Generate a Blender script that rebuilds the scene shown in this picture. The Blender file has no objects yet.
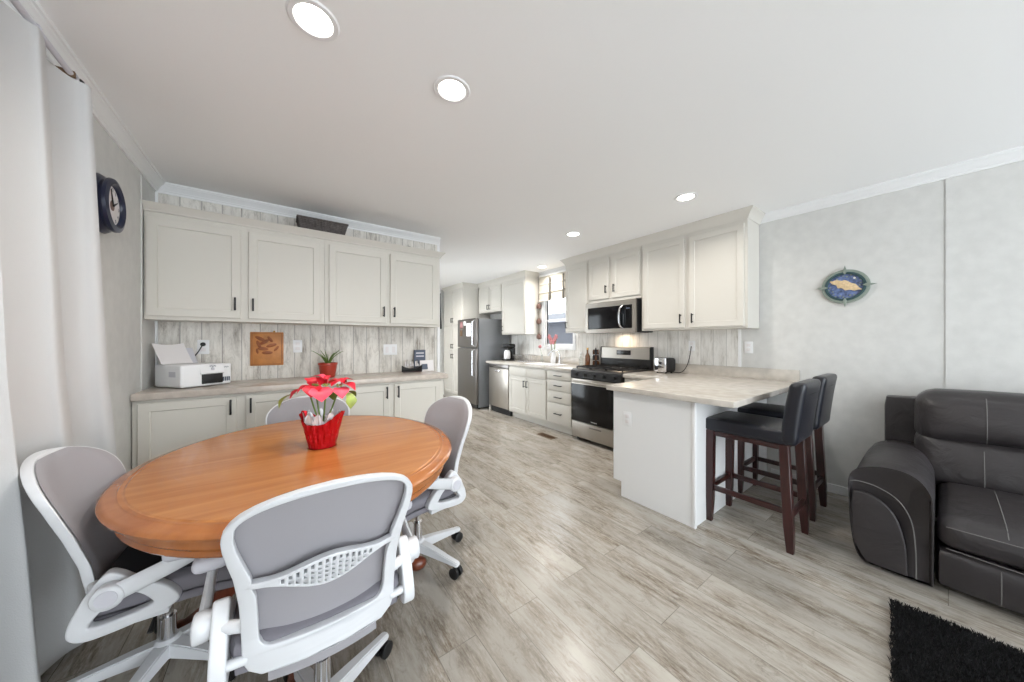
import bpy, bmesh, math, random
from mathutils import Vector, Matrix
random.seed(7)
PI = math.pi
S = bpy.context.scene
COL = S.collection
R = math.radians

# ------------------------------------------------------------------ camera, world, exposure
cam = bpy.data.cameras.new('camera')
cam.sensor_width = 36.0
cam.lens = 319.76 * 36 / 1024
cam.clip_start = 0.02
co = bpy.data.objects.new('camera', cam)
COL.objects.link(co)
co.location = (0, 0, 1.284)
co.rotation_euler = (R(90), 0, -R(36.23))
S.camera = co
S.view_settings.view_transform = 'Standard'
S.view_settings.look = 'None'
S.view_settings.gamma = 1
S.view_settings.use_curve_mapping = False
S.view_settings.exposure = 0.82

w = bpy.data.worlds.new('world')
S.world = w
w.use_nodes = True
bg = w.node_tree.nodes['Background']
bg.inputs[0].default_value = (0.87, 0.945, 1.0, 1)
bg.inputs[1].default_value = 3.5

LAMP_W = 3.5

# ------------------------------------------------------------------ materials
def lin(c):
    return tuple(((x / 255) / 12.92 if x / 255 <= 0.04045 else ((x / 255 + 0.055) / 1.055) ** 2.4) for x in c) + (1,)

def mat(name, rgb, rough=0.5, metal=0.0, bump=0.0, bscale=200.0, bdist=0.002, vary=0.0, vscale=8.0, **kw):
    m = bpy.data.materials.new(name)
    m.use_nodes = True
    nt = m.node_tree
    p = nt.nodes['Principled BSDF']
    c = lin(rgb)
    p.inputs['Base Color'].default_value = c
    p.inputs['Roughness'].default_value = rough
    p.inputs['Metallic'].default_value = metal
    for k, v in kw.items():
        p.inputs[k.replace('_', ' ')].default_value = v
    tc = nt.nodes.new('ShaderNodeTexCoord')
    if vary:
        n = nt.nodes.new('ShaderNodeTexNoise')
        n.inputs['Scale'].default_value = vscale
        n.inputs['Detail'].default_value = 6
        nt.links.new(tc.outputs['Object'], n.inputs['Vector'])
        r = nt.nodes.new('ShaderNodeValToRGB')
        r.color_ramp.elements[0].position = 0.3
        r.color_ramp.elements[1].position = 0.7
        r.color_ramp.elements[0].color = tuple(x * (1 - vary) for x in c[:3]) + (1,)
        r.color_ramp.elements[1].color = tuple(min(1, x * (1 + vary)) for x in c[:3]) + (1,)
        nt.links.new(n.outputs['Fac'], r.inputs['Fac'])
        nt.links.new(r.outputs['Color'], p.inputs['Base Color'])
    if bump:
        n = nt.nodes.new('ShaderNodeTexNoise')
        n.inputs['Scale'].default_value = bscale
        n.inputs['Detail'].default_value = 3
        nt.links.new(tc.outputs['Object'], n.inputs['Vector'])
        b = nt.nodes.new('ShaderNodeBump')
        b.inputs['Strength'].default_value = bump
        b.inputs['Distance'].default_value = bdist
        if bdist > .01: n.inputs['Distortion'].default_value = 1.5
        nt.links.new(n.outputs['Fac'], b.inputs['Height'])
        nt.links.new(b.outputs['Normal'], p.inputs['Normal'])
    return m

def emit(name, rgb, s):
    m = bpy.data.materials.new(name)
    m.use_nodes = True
    p = m.node_tree.nodes['Principled BSDF']
    p.inputs['Base Color'].default_value = lin(rgb)
    p.inputs['Emission Color'].default_value = lin(rgb)
    p.inputs['Emission Strength'].default_value = s
    return m

def planks(name, order, blen, bwid, base, streak, dark, rough, streak_amt=0.6, var=(0.82, 1.1), scl=(1.4, 22), dirt_scale=2.3, mortar=(0.0015, 0.45), blotch=0.0):
    """boards: order = (axis along the board, axis across the board)"""
    m = bpy.data.materials.new(name)
    m.use_nodes = True
    nt = m.node_tree
    N, L = nt.nodes, nt.links
    p = N['Principled BSDF']
    p.inputs['Roughness'].default_value = rough
    tc = N.new('ShaderNodeTexCoord')
    sp = N.new('ShaderNodeSeparateXYZ')
    L.new(tc.outputs['Object'], sp.inputs[0])
    cb = N.new('ShaderNodeCombineXYZ')
    L.new(sp.outputs[order[0]], cb.inputs[0])
    L.new(sp.outputs[order[1]], cb.inputs[1])
    br = N.new('ShaderNodeTexBrick')
    br.offset = 0.37
    br.inputs['Scale'].default_value = 1
    br.inputs['Brick Width'].default_value = blen
    br.inputs['Row Height'].default_value = bwid
    br.inputs['Mortar Size'].default_value = mortar[0]
    br.inputs['Mortar Smooth'].default_value = 0.2
    br.inputs['Color1'].default_value = (0, 0, 0, 1)
    br.inputs['Color2'].default_value = (1, 1, 1, 1)
    br.inputs['Mortar'].default_value = (0.5, 0.5, 0.5, 1)
    L.new(cb.outputs[0], br.inputs['Vector'])
    rnd = N.new('ShaderNodeSeparateColor')
    L.new(br.outputs['Color'], rnd.inputs[0])
    # shift the streaks per board
    sh = N.new('ShaderNodeVectorMath'); sh.operation = 'MULTIPLY_ADD'
    cmb = N.new('ShaderNodeCombineXYZ')
    L.new(rnd.outputs[0], cmb.inputs[0]); L.new(rnd.outputs[0], cmb.inputs[2])
    L.new(cmb.outputs[0], sh.inputs[0]); sh.inputs[1].default_value = (37, 1, 91)
    L.new(cb.outputs[0], sh.inputs[2])
    mp = N.new('ShaderNodeMapping')
    mp.inputs['Scale'].default_value = (scl[0], scl[1], 1)
    L.new(sh.outputs[0], mp.inputs[0])
    n1 = N.new('ShaderNodeTexNoise'); n1.inputs['Scale'].default_value = 1; n1.inputs['Detail'].default_value = 8; n1.inputs['Roughness'].default_value = 0.78
    L.new(mp.outputs[0], n1.inputs['Vector'])
    mp2 = N.new('ShaderNodeMapping'); mp2.inputs['Scale'].default_value = (dirt_scale, dirt_scale * 4, 1)
    L.new(sh.outputs[0], mp2.inputs[0])
    n2 = N.new('ShaderNodeTexNoise'); n2.inputs['Scale'].default_value = 1; n2.inputs['Detail'].default_value = 4
    L.new(mp2.outputs[0], n2.inputs['Vector'])
    r1 = N.new('ShaderNodeValToRGB')
    e = r1.color_ramp.elements
    e[0].position = 0.34; e[0].color = lin(dark)
    e[1].position = 0.62; e[1].color = lin(base)
    x = e.new(0.48); x.color = lin(streak)
    L.new(n1.outputs['Fac'], r1.inputs['Fac'])
    mix = N.new('ShaderNodeMix'); mix.data_type = 'RGBA'
    r2 = N.new('ShaderNodeMapRange')
    r2.inputs['From Min'].default_value = 0.38; r2.inputs['From Max'].default_value = 0.66
    r2.inputs['To Min'].default_value = 1 - streak_amt; r2.inputs['To Max'].default_value = 1
    L.new(n2.outputs['Fac'], r2.inputs['Value'])
    L.new(r2.outputs[0], mix.inputs['Factor'])
    mix.inputs[6].default_value = lin(base)
    L.new(r1.outputs[0], mix.inputs[7])
    if blotch:
        mp3 = N.new('ShaderNodeMapping'); mp3.inputs['Scale'].default_value = (7, 16, 1)
        L.new(sh.outputs[0], mp3.inputs[0])
        n3 = N.new('ShaderNodeTexNoise'); n3.inputs['Scale'].default_value = 1; n3.inputs['Detail'].default_value = 10; n3.inputs['Roughness'].default_value = 0.8
        n3.inputs['Distortion'].default_value = 1.2
        L.new(mp3.outputs[0], n3.inputs['Vector'])
        r3 = N.new('ShaderNodeMapRange'); r3.inputs['From Min'].default_value = 0.52; r3.inputs['From Max'].default_value = 0.72
        r3.inputs['To Max'].default_value = blotch
        L.new(n3.outputs['Fac'], r3.inputs['Value'])
        m3 = N.new('ShaderNodeMix'); m3.data_type = 'RGBA'
        L.new(r3.outputs[0], m3.inputs['Factor']); L.new(mix.outputs[2], m3.inputs[6]); m3.inputs[7].default_value = lin(dark)
        mix = m3
    # per board value
    mr = N.new('ShaderNodeMapRange')
    mr.inputs['To Min'].default_value = var[0]; mr.inputs['To Max'].default_value = var[1]
    L.new(rnd.outputs[0], mr.inputs['Value'])
    mul = N.new('ShaderNodeMix'); mul.data_type = 'RGBA'; mul.blend_type = 'MULTIPLY'; mul.inputs['Factor'].default_value = 1
    L.new(mix.outputs[2], mul.inputs[6])
    L.new(mr.outputs[0], mul.inputs[7])
    # joint
    jm = N.new('ShaderNodeMix'); jm.data_type = 'RGBA'
    jf = N.new('ShaderNodeMath'); jf.operation = 'MULTIPLY'; jf.inputs[1].default_value = mortar[1]
    L.new(br.outputs['Fac'], jf.inputs[0])
    L.new(jf.outputs[0], jm.inputs['Factor'])
    L.new(mul.outputs[2], jm.inputs[6])
    jm.inputs[7].default_value = lin(tuple(v * 0.5 for v in dark))
    L.new(jm.outputs[2], p.inputs['Base Color'])
    b = N.new('ShaderNodeBump'); b.inputs['Strength'].default_value = 0.15; b.inputs['Distance'].default_value = 0.002
    L.new(n1.outputs['Fac'], b.inputs['Height'])
    L.new(b.outputs['Normal'], p.inputs['Normal'])
    return m

def wood(name, c1, c2, rough=0.3, axis=0, sc=2.0, coat=0.0):
    m = bpy.data.materials.new(name)
    m.use_nodes = True
    nt = m.node_tree; N, L = nt.nodes, nt.links
    p = N['Principled BSDF']
    p.inputs['Roughness'].default_value = rough
    p.inputs['Coat Weight'].default_value = coat
    p.inputs['Coat Roughness'].default_value = 0.12
    tc = N.new('ShaderNodeTexCoord')
    mp = N.new('ShaderNodeMapping')
    s = [sc * 12] * 3; s[axis] = sc
    mp.inputs['Scale'].default_value = s
    L.new(tc.outputs['Object'], mp.inputs[0])
    n = N.new('ShaderNodeTexNoise'); n.inputs['Scale'].default_value = 1; n.inputs['Detail'].default_value = 8; n.inputs['Roughness'].default_value = 0.6
    n.inputs['Distortion'].default_value = 0.6
    L.new(mp.outputs[0], n.inputs['Vector'])
    r = N.new('ShaderNodeValToRGB')
    r.color_ramp.elements[0].position = 0.3; r.color_ramp.elements[0].color = lin(c2)
    r.color_ramp.elements[1].position = 0.68; r.color_ramp.elements[1].color = lin(c1)
    L.new(n.outputs['Fac'], r.inputs['Fac'])
    L.new(r.outputs[0], p.inputs['Base Color'])
    return m

M = {}
M['wall'] = mat('wall_vinyl', (208, 207, 204), 0.7, bump=0.35, bscale=110, vary=0.045, vscale=14)
M['ceiling'] = mat('ceiling_white', (243, 243, 243), 0.9, bump=0.15, bscale=90)
M['floor'] = planks('floor_planks', (1, 0), 1.22, 0.175, (176, 170, 161), (140, 129, 116), (88, 75, 62), 0.25, 0.9, (0.86, 1.10), (11, 62), 2.2, (0.0016, 0.45), blotch=0.6)
M['board_x'] = planks('whitewashed_boards_x', (2, 0), 2.6, 0.125, (228, 224, 217), (204, 198, 189), (112, 101, 89), 0.6, 0.85, (0.90, 1.05), (3.4, 20), 2.6, (0.003, 0.5), blotch=0.5)
M['board_y'] = planks('whitewashed_boards_y', (2, 1), 2.6, 0.125, (232, 230, 226), (214, 211, 205), (156, 149, 140), 0.6, 0.8, (0.92, 1.05), (2.6, 18), 2.4, (0.003, 0.4), blotch=0.3)
M['cab'] = mat('cabinet_greige', (206, 202, 193), 0.45)
M['cabk'] = mat('cabinet_ivory', (205, 201, 193), 0.42)
M['panel'] = mat('panel_white', (226, 226, 226), 0.5)
M['trim'] = mat('trim_white', (232, 232, 232), 0.45)
M['crownc'] = mat('crown_putty', (206, 202, 194), 0.5)
M['counter'] = mat('counter_laminate', (190, 180, 170), 0.22, vary=0.14, vscale=16)
M['counterk'] = mat('counter_laminate_pale', (194, 187, 178), 0.2, vary=0.10, vscale=14)
M['black'] = mat('black_metal', (28, 28, 29), 0.4, 0.3)
M['blackgloss'] = mat('black_glass', (10, 10, 13), 0.16, Specular_IOR_Level=0.3)
M['blackmat'] = mat('black_plastic', (18, 18, 20), 0.5)
M['steel'] = mat('brushed_steel', (170, 164, 156), 0.33, 0.9, bump=0.04, bscale=300)
M['steeldark'] = mat('dark_steel', (128, 124, 121), 0.3, 0.9)
M['fridge_side'] = mat('grey_painted_steel', (128, 130, 134), 0.3, 0.3)
M['chrome'] = mat('chrome', (225, 225, 228), 0.1, 1.0)
M['white'] = mat('white_plastic', (232, 232, 233), 0.35)
M['chairw'] = mat('chair_white_plastic', (212, 213, 216), 0.35)
M['chairfab'] = mat('chair_grey_fabric', (122, 119, 126), 0.9, bump=0.5, bscale=500)
M['chairmesh'] = mat('chair_mesh', (152, 149, 153), 0.85, bump=0.5, bscale=700)
M['padgrey'] = mat('arm_pad_grey', (198, 197, 204), 0.6)
M['tabletop'] = wood('honey_wood', (184, 120, 62), (158, 95, 44), 0.24, 0, 1.6, 0.25)
M['tablerim'] = wood('honey_wood_rim', (180, 114, 60), (150, 86, 42), 0.22, 2, 0.6, 0.3)
M['tableleg'] = wood('red_wood', (120, 58, 32), (88, 38, 20), 0.3, 2, 2, 0.3)
M['stoolleg'] = wood('dark_cherry_wood', (58, 24, 22), (38, 15, 14), 0.3, 2, 3, 0.2)
M['leather'] = mat('black_leather', (24, 25, 33), 0.34, bump=0.25, bscale=120)
M['couch'] = mat('charcoal_leather', (50, 46, 47), 0.42, bump=0.32, bscale=7, bdist=.02, vary=0.12, vscale=7)
M['stitch'] = mat('pale_stitching', (108, 105, 103), 0.7)
M['rug'] = mat('rug_black_pile', (13, 13, 15), 0.95)
M['red'] = mat('red_foil', (200, 20, 34), 0.22, 0.55, bump=2.5, bscale=55)
M['silver'] = mat('silver_foil', (235, 234, 238), 0.25, 0.35, bump=1.5, bscale=60)
M['petal'] = mat('poinsettia_red', (205, 22, 46), 0.5, vary=0.35, vscale=25)
M['petalp'] = mat('poinsettia_pink', (228, 70, 92), 0.5, vary=0.25, vscale=25)
M['leaf'] = mat('leaf_green', (92, 118, 48), 0.5, vary=0.25, vscale=20)
M['leafp'] = mat('leaf_yellow_green', (150, 165, 80), 0.5, vary=0.2, vscale=30)
M['terracotta'] = mat('terracotta_red', (160, 52, 34), 0.35)
M['soil'] = mat('soil', (50, 36, 26), 0.95, bump=1, bscale=60)
M['navy'] = mat('navy_lacquer', (30, 36, 60), 0.3)
M['paper'] = mat('paper_white', (226, 222, 222), 0.7)
M['curtain'] = mat('curtain_linen', (196, 196, 196), 0.9, bump=0.4, bscale=350)
M['wicker'] = mat('grey_wicker', (86, 80, 78), 0.8, bump=1.0, bscale=45, vary=0.3, vscale=30)
M['artorange'] = mat('carved_wood_orange', (186, 122, 62), 0.5, vary=0.18, vscale=14)
M['artdark'] = mat('carved_wood_dark', (142, 78, 36), 0.5, vary=0.2, vscale=20)
M['copper'] = mat('copper', (112, 84, 74), 0.45, 0.2)
M['amber'] = mat('amber_glass', (96, 58, 30), 0.15)
M['glasswin'] = mat('window_glass', (255, 255, 255), 0.0, Transmission_Weight=1.0, IOR=1.0, Specular_IOR_Level=0.3)
M['glass'] = mat('clear_glass', (240, 245, 245), 0.02, Transmission_Weight=0.95, IOR=1.3)
M['shade'] = mat('roman_shade_fabric', (196, 190, 178), 0.9, bump=0.3, bscale=300)
M['taupe'] = mat('shade_tab_grey', (84, 80, 74), 0.9)
M['seatpad'] = mat('seat_pad_navy', (26, 27, 34), 0.85, bump=0.4, bscale=200)
M['pinkphoto'] = mat('photo_dull_pink', (128, 92, 92), 0.5)
M['bronze'] = mat('vent_bronze', (112, 88, 66), 0.45, 0.4)
M['plaid'] = mat('dark_cloth', (56, 60, 58), 0.9, vary=0.5, vscale=40)
M['teal'] = mat('dark_teal', (44, 72, 76), 0.5)
M['sage'] = mat('sage_frame', (132, 142, 132), 0.5)
M['blue'] = mat('glaze_blue', (92, 108, 148), 0.3, vary=0.6, vscale=45)
M['sand'] = mat('glaze_sand', (216, 190, 150), 0.45, vary=0.15, vscale=60)
M['greyblue'] = mat('slate_blue', (84, 92, 108), 0.6)
M['outside'] = mat('neighbour_siding', (66, 66, 70), 0.8)
M['snow'] = mat('snow_ground', (235, 238, 245), 0.9)
M['pinkflower'] = mat('pink_petals', (190, 120, 122), 0.6)
M['lamp'] = emit('lamp_lens', (255, 250, 240), 9.0)
M['display'] = mat('display_panel', (30, 30, 34), 0.2)
M['burner'] = mat('cast_iron', (24, 24, 26), 0.6)
M['brass'] = mat('brass', (190, 150, 90), 0.3, 0.8)

# ------------------------------------------------------------------ mesh helpers
class MB:
    def __init__(s):
        s.bm = bmesh.new()
    def box(s, x0, x1, y0, y1, z0, z1, bevel=0.0, seg=2):
        b = bmesh.new()
        bmesh.ops.create_cube(b, size=1)
        for v in b.verts:
            v.co = Vector((x0 + (v.co.x + .5) * (x1 - x0), y0 + (v.co.y + .5) * (y1 - y0), z0 + (v.co.z + .5) * (z1 - z0)))
        if bevel > 0:
            bmesh.ops.bevel(b, geom=b.edges[:], offset=bevel, segments=seg, affect='EDGES', profile=0.5)
        s.merge(b)
        return s
    def merge(s, b, mtx=None):
        if mtx is not None:
            bmesh.ops.transform(b, matrix=mtx, verts=b.verts)
        me = bpy.data.meshes.new('tmp')
        b.to_mesh(me); b.free()
        s.bm.from_mesh(me)
        bpy.data.meshes.remove(me)
        return s
    def tube(s, pts, r, seg=10, closed=False, caps=True, flat=None):
        """sweep a circle (or flat=(rx, ry) ellipse) along pts; r number or list"""
        pts = [Vector(p) for p in pts]
        n = len(pts)
        rr = r if isinstance(r, (list, tuple)) else [r] * n
        rings = []
        up = Vector((0, 0, 1))
        prev = None
        for i in range(n):
            if closed:
                t = pts[(i + 1) % n] - pts[i - 1]
            else:
                t = pts[min(i + 1, n - 1)] - pts[max(i - 1, 0)]
            t.normalize()
            if prev is None:
                a = up if abs(t.dot(up)) < 0.9 else Vector((1, 0, 0))
                a = (a - t * a.dot(t)).normalized()
            else:
                a = (prev - t * prev.dot(t)).normalized()
            prev = a
            b = t.cross(a)
            ring = []
            for k in range(seg):
                an = 2 * PI * k / seg
                fa, fb = (flat if flat else (1, 1))
                ring.append(s.bm.verts.new(pts[i] + a * (math.cos(an) * rr[i] * fa) + b * (math.sin(an) * rr[i] * fb)))
            rings.append(ring)
        m = n if closed else n - 1
        for i in range(m):
            A, B = rings[i], rings[(i + 1) % n]
            for k in range(seg):
                s.bm.faces.new((A[k], A[(k + 1) % seg], B[(k + 1) % seg], B[k]))
        if not closed and caps:
            s.bm.faces.new(rings[0][::-1]); s.bm.faces.new(rings[-1])
        return s
    def lathe(s, prof, c=(0, 0, 0), seg=32, ax=(1, 1), squash=None):
        """prof: list of (r, z); closes at the ends"""
        rings = []
        for r, z in prof:
            if r < 1e-5:
                rings.append([s.bm.verts.new((c[0], c[1], c[2] + z))])
            else:
                ring = []
                for k in range(seg):
                    a = 2 * PI * k / seg
                    rx, ry = r * ax[0], r * ax[1]
                    ring.append(s.bm.verts.new((c[0] + rx * math.cos(a), c[1] + ry * math.sin(a), c[2] + z)))
                rings.append(ring)
        for A, B in zip(rings[:-1], rings[1:]):
            for k in range(seg):
                a0, a1 = A[k % len(A)], A[(k + 1) % len(A)]
                b0, b1 = B[k % len(B)], B[(k + 1) % len(B)]
                f = [a0]
                if a1 is not a0: f.append(a1)
                if b1 is not b0: f.append(b1)
                f.append(b0)
                if len(set(f)) >= 3:
                    s.bm.faces.new(f)
        for rg, flip in ((rings[0], True), (rings[-1], False)):
            if len(rg) > 1:
                s.bm.faces.new(rg[::-1] if flip else rg)
        return s
    def cyl(s, p0, p1, r0, r1=None, seg=20):
        r1 = r0 if r1 is None else r1
        return s.tube([p0, p1], [r0, r1], seg)
    def prism(s, poly, axis, a, b):
        """extrude 2D poly along axis (0,1,2) from a to b"""
        def P(u, v, w):
            return {0: (w, u, v), 1: (u, w, v), 2: (u, v, w)}[axis]
        A = [s.bm.verts.new(P(u, v, a)) for u, v in poly]
        B = [s.bm.verts.new(P(u, v, b)) for u, v in poly]
        n = len(poly)
        for i in range(n):
            s.bm.faces.new((A[i], A[(i + 1) % n], B[(i + 1) % n], B[i]))
        s.bm.faces.new(A[::-1]); s.bm.faces.new(B)
        return s
    def grid(s, nu, nv, fn, closeu=False):
        V = [[s.bm.verts.new(fn(i / nu, j / nv)) for j in range(nv + 1)] for i in range(nu + (0 if closeu else 1))]
        for i in range(nu):
            for j in range(nv):
                a = V[i]; b = V[(i + 1) % len(V)]
                s.bm.faces.new((a[j], b[j], b[j + 1], a[j + 1]))
        return s
    def puff(s, x0, x1, y0, y1, z0, z1, r=0.04, n=10, bulge=(0, 0, 0), fn=None):
        """rounded cushion box, faces bulged outward by bulge along each axis"""
        b = bmesh.new()
        bmesh.ops.create_cube(b, size=2)
        bmesh.ops.subdivide_edges(b, edges=b.edges[:], cuts=n, use_grid_fill=True)
        c = Vector(((x0 + x1) / 2, (y0 + y1) / 2, (z0 + z1) / 2))
        h = Vector(((x1 - x0) / 2, (y1 - y0) / 2, (z1 - z0) / 2))
        for v in b.verts:
            q = v.co.copy()
            # remap so that points gather near the edges
            q = Vector([math.copysign(abs(t) ** 0.8, t) for t in q])
            p = Vector((q.x * h.x, q.y * h.y, q.z * h.z))
            inner = Vector([max(-(h[i] - r), min(h[i] - r, p[i])) for i in range(3)])
            d = p - inner
            if d.length > 1e-9:
                p = inner + d.normalized() * r
            for i in range(3):
                j, k = (i + 1) % 3, (i + 2) % 3
                if abs(abs(q[i]) - 1) < 1e-6 or abs(q[i]) > 0.999:
                    p[i] += math.copysign(bulge[i] * (1 - q[j] ** 2) * (1 - q[k] ** 2), q[i])
            p += c
            if fn: p = Vector(fn(p))
            v.co = p
        s.merge(b)
        return s
    def build(s, name, material, parent=None, smooth=True, loc=None, rotz=0, sharp=35, world=False):
        bmesh.ops.remove_doubles(s.bm, verts=s.bm.verts, dist=1e-5)
        bmesh.ops.recalc_face_normals(s.bm, faces=s.bm.faces)
        me = bpy.data.meshes.new(name)
        s.bm.to_mesh(me); s.bm.free()
        me.materials.append(M[material] if isinstance(material, str) else material)
        if smooth:
            me.polygons.foreach_set('use_smooth', [True] * len(me.polygons))
            try:
                me.set_sharp_from_angle(angle=R(sharp))
            except Exception:
                pass
        o = bpy.data.objects.new(name, me)
        COL.objects.link(o)
        if world and parent is not None:
            r = parent
            while r.parent: r = r.parent
            mw = Matrix.Translation(r.location) @ Matrix.Rotation(r.rotation_euler.z, 4, 'Z') @ Matrix.Diagonal((*r.scale, 1))
            me.transform(mw.inverted())
        if parent is not None:
            o.parent = parent
        if loc is not None: o.location = loc
        o.rotation_euler.z = rotz
        LAST[0] = o
        return o

LAST = [None]
def thing(name, label, cat, loc=(0, 0, 0), rotz=0, group=None):
    o = bpy.data.objects.new(name, None)
    o.empty_display_size = 0.1
    COL.objects.link(o)
    o.location = loc
    o.rotation_euler = (0, 0, rotz)
    o['label'] = label; o['category'] = cat
    if group: o['group'] = group
    return o

def tag(o, label, cat, group=None, kind=None):
    o['label'] = label; o['category'] = cat
    if group: o['group'] = group
    if kind: o['kind'] = kind
    return o

def struct(o):
    o['kind'] = 'structure'
    return o

def copy_tree(o, parent=None):
    c = o.copy()
    COL.objects.link(c)
    c.parent = parent
    for ch in list(o.children):
        copy_tree(ch, c)
    return c

def fill2d(splines, extrude=0.01, bevel=0.0, res=1):
    """filled 2D shape with holes -> bmesh in XY plane, thickness along Z"""
    cu = bpy.data.curves.new('tmpc', 'CURVE')
    cu.dimensions = '2D'; cu.fill_mode = 'BOTH'; cu.extrude = extrude / 2; cu.bevel_depth = bevel; cu.bevel_resolution = res; cu.offset = -bevel
    for pts in splines:
        sp = cu.splines.new('POLY')
        sp.points.add(len(pts) - 1)
        for i, p in enumerate(pts):
            sp.points[i].co = (p[0], p[1], 0, 1)
        sp.use_cyclic_u = True
    o = bpy.data.objects.new('tmpc', cu)
    me = bpy.data.meshes.new_from_object(o)
    b = bmesh.new(); b.from_mesh(me)
    bpy.data.objects.remove(o); bpy.data.curves.remove(cu); bpy.data.meshes.remove(me)
    bmesh.ops.remove_doubles(b, verts=b.verts, dist=1e-5)
    return b

def text_bm(s, size, thick=0.0008):
    cu = bpy.data.curves.new('tmpt', 'FONT')
    cu.body = s; cu.size = size; cu.extrude = thick / 2; cu.align_x = 'CENTER'; cu.align_y = 'CENTER'
    o = bpy.data.objects.new('tmpt', cu)
    me = bpy.data.meshes.new_from_object(o)
    b = bmesh.new(); b.from_mesh(me)
    bpy.data.objects.remove(o); bpy.data.curves.remove(cu); bpy.data.meshes.remove(me)
    return b

FRONT = Matrix.Rotation(R(90), 4, 'X')      # XY plane -> XZ plane, facing -Y

def surf_line(src, pts, d, off=.0008):
    '''drop points onto a built mesh along direction d (local coordinates)'''
    from mathutils.bvhtree import BVHTree
    me = src.data
    tr = BVHTree.FromPolygons([v.co.copy() for v in me.vertices], [tuple(p.vertices) for p in me.polygons])
    out = []
    d = Vector(d).normalized()
    for p in pts:
        h = tr.ray_cast(Vector(p), d)
        if h[0] is not None: out.append(h[0] - d * off)
    return out

def resample(pts, n):
    pts = [Vector(p) for p in pts]
    L = [0]
    for a, b in zip(pts[:-1], pts[1:]): L.append(L[-1] + (b - a).length)
    out = []
    for k in range(n):
        t = L[-1] * k / (n - 1)
        i = max(0, min(len(L) - 2, next((j for j in range(len(L) - 1) if L[j + 1] >= t), len(L) - 2)))
        f = (t - L[i]) / max(1e-9, L[i + 1] - L[i])
        out.append(pts[i].lerp(pts[i + 1], f))
    return out

def smooth_path(pts, n=8, closed=False):
    """Catmull-Rom"""
    P = [Vector(p) for p in pts]
    m = len(P)
    out = []
    rng = m if closed else m - 1
    for i in range(rng):
        p0 = P[(i - 1) % m] if (closed or i > 0) else P[0]
        p1 = P[i]; p2 = P[(i + 1) % m]
        p3 = P[(i + 2) % m] if (closed or i + 2 < m) else P[-1]
        for k in range(n):
            t = k / n
            out.append(0.5 * ((2 * p1) + (p2 - p0) * t + (2 * p0 - 5 * p1 + 4 * p2 - p3) * t * t + (3 * p1 - p0 - 3 * p2 + p3) * t ** 3))
    if not closed: out.append(P[-1])
    return out

# ------------------------------------------------------------------ room dimensions
XL, XK = -0.755, 3.80      # left wall, kitchen wall
YW = 3.60                  # cabinet wall at the left
YF = 7.15                  # far end wall
YB = -3.2                  # rear of the modelled room
ZC = 2.50
XE = 1.55                  # end of the cabinet wall

struct(MB().box(XL - .1, XK + .1, YB, YF + .1, -0.08, 0).build('floor', 'floor', smooth=False))
struct(MB().box(XL - .1, XK + .1, YB, YF + .1, ZC, ZC + .08).build('ceiling', 'ceiling', smooth=False))
# left wall with window opening (hidden behind the curtain)
mb = MB()
WY0, WY1, WZ0, WZ1 = 0.35, 1.98, 0.35, 2.15
mb.box(XL - .1, XL, YB, WY0, 0, ZC); mb.box(XL - .1, XL, WY1, YW + .1, 0, ZC)
mb.box(XL - .1, XL, WY0, WY1, 0, WZ0); mb.box(XL - .1, XL, WY0, WY1, WZ1, ZC)
struct(mb.build('wall_left', 'wall', smooth=False))
# kitchen wall with window opening
KY0, KY1, KZ0, KZ1 = 3.53, 4.22, 1.20, 2.06
mb = MB()
mb.box(XK, XK + .1, YB, KY0, 0, ZC); mb.box(XK, XK + .1, KY1, YF + .1, 0, ZC)
mb.box(XK, XK + .1, KY0, KY1, 0, KZ0); mb.box(XK, XK + .1, KY0, KY1, KZ1, ZC)
struct(mb.build('wall_right', 'wall', smooth=False))
struct(MB().box(XL, XE, YW, YW + .1, 0, ZC).build('wall_middle', 'board_x', smooth=False))
mb = MB()
mb.box(XE - .1, XE, YW + .1, 4.5, 0, ZC); mb.box(XE - .1, XE, 6.4, YF, 0, ZC)
mb.box(XE - .1, XE, 4.5, 6.4, 0, .25); mb.box(XE - .1, XE, 4.5, 6.4, 2.15, ZC)  # opening added out of view to let fill daylight into the kitchen
struct(mb.build('wall_hall', 'wall', smooth=False))
mb = MB()
for a in ((4.5, 4.56, .25, 2.15), (6.34, 6.4, .25, 2.15), (4.56, 6.34, .25, .31), (4.56, 6.34, 2.09, 2.15), (5.42, 5.48, .31, 2.09)):
    mb.box(XE - .075, XE - .03, a[0], a[1], a[2], a[3], .004)
wf3 = struct(mb.build('fill_window', 'white'))  # added window, unseen from the camera, there for soft daylight in the kitchen
MB().box(XE - .055, XE - .051, 4.56, 6.34, .31, 2.09).build('pane', 'glasswin', wf3, smooth=False)
struct(MB().box(XE - .1, XK, YF, YF + .1, 0, ZC).build('wall_far', 'wall', smooth=False))
# corner trim at the end of the cabinet wall
struct(MB().box(XE - .02, XE + .012, YW - .012, YW + .112, 0, ZC - .0).build('trim_1', 'trim', smooth=False))
# whitewashed board panel on the kitchen wall (backsplash field), round the window
mb = MB()
XB = XK - 0.008
for a in ((1.27, KY0, .0, ZC), (KY1, 5.2, 0, ZC), (KY0, KY1, 0, KZ0), (KY0, KY1, KZ1, ZC)):
    mb.box(XB, XK, a[0], a[1], a[2] + .001, a[3] - .001)
struct(mb.build('trim_2', 'board_y', smooth=False))
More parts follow.
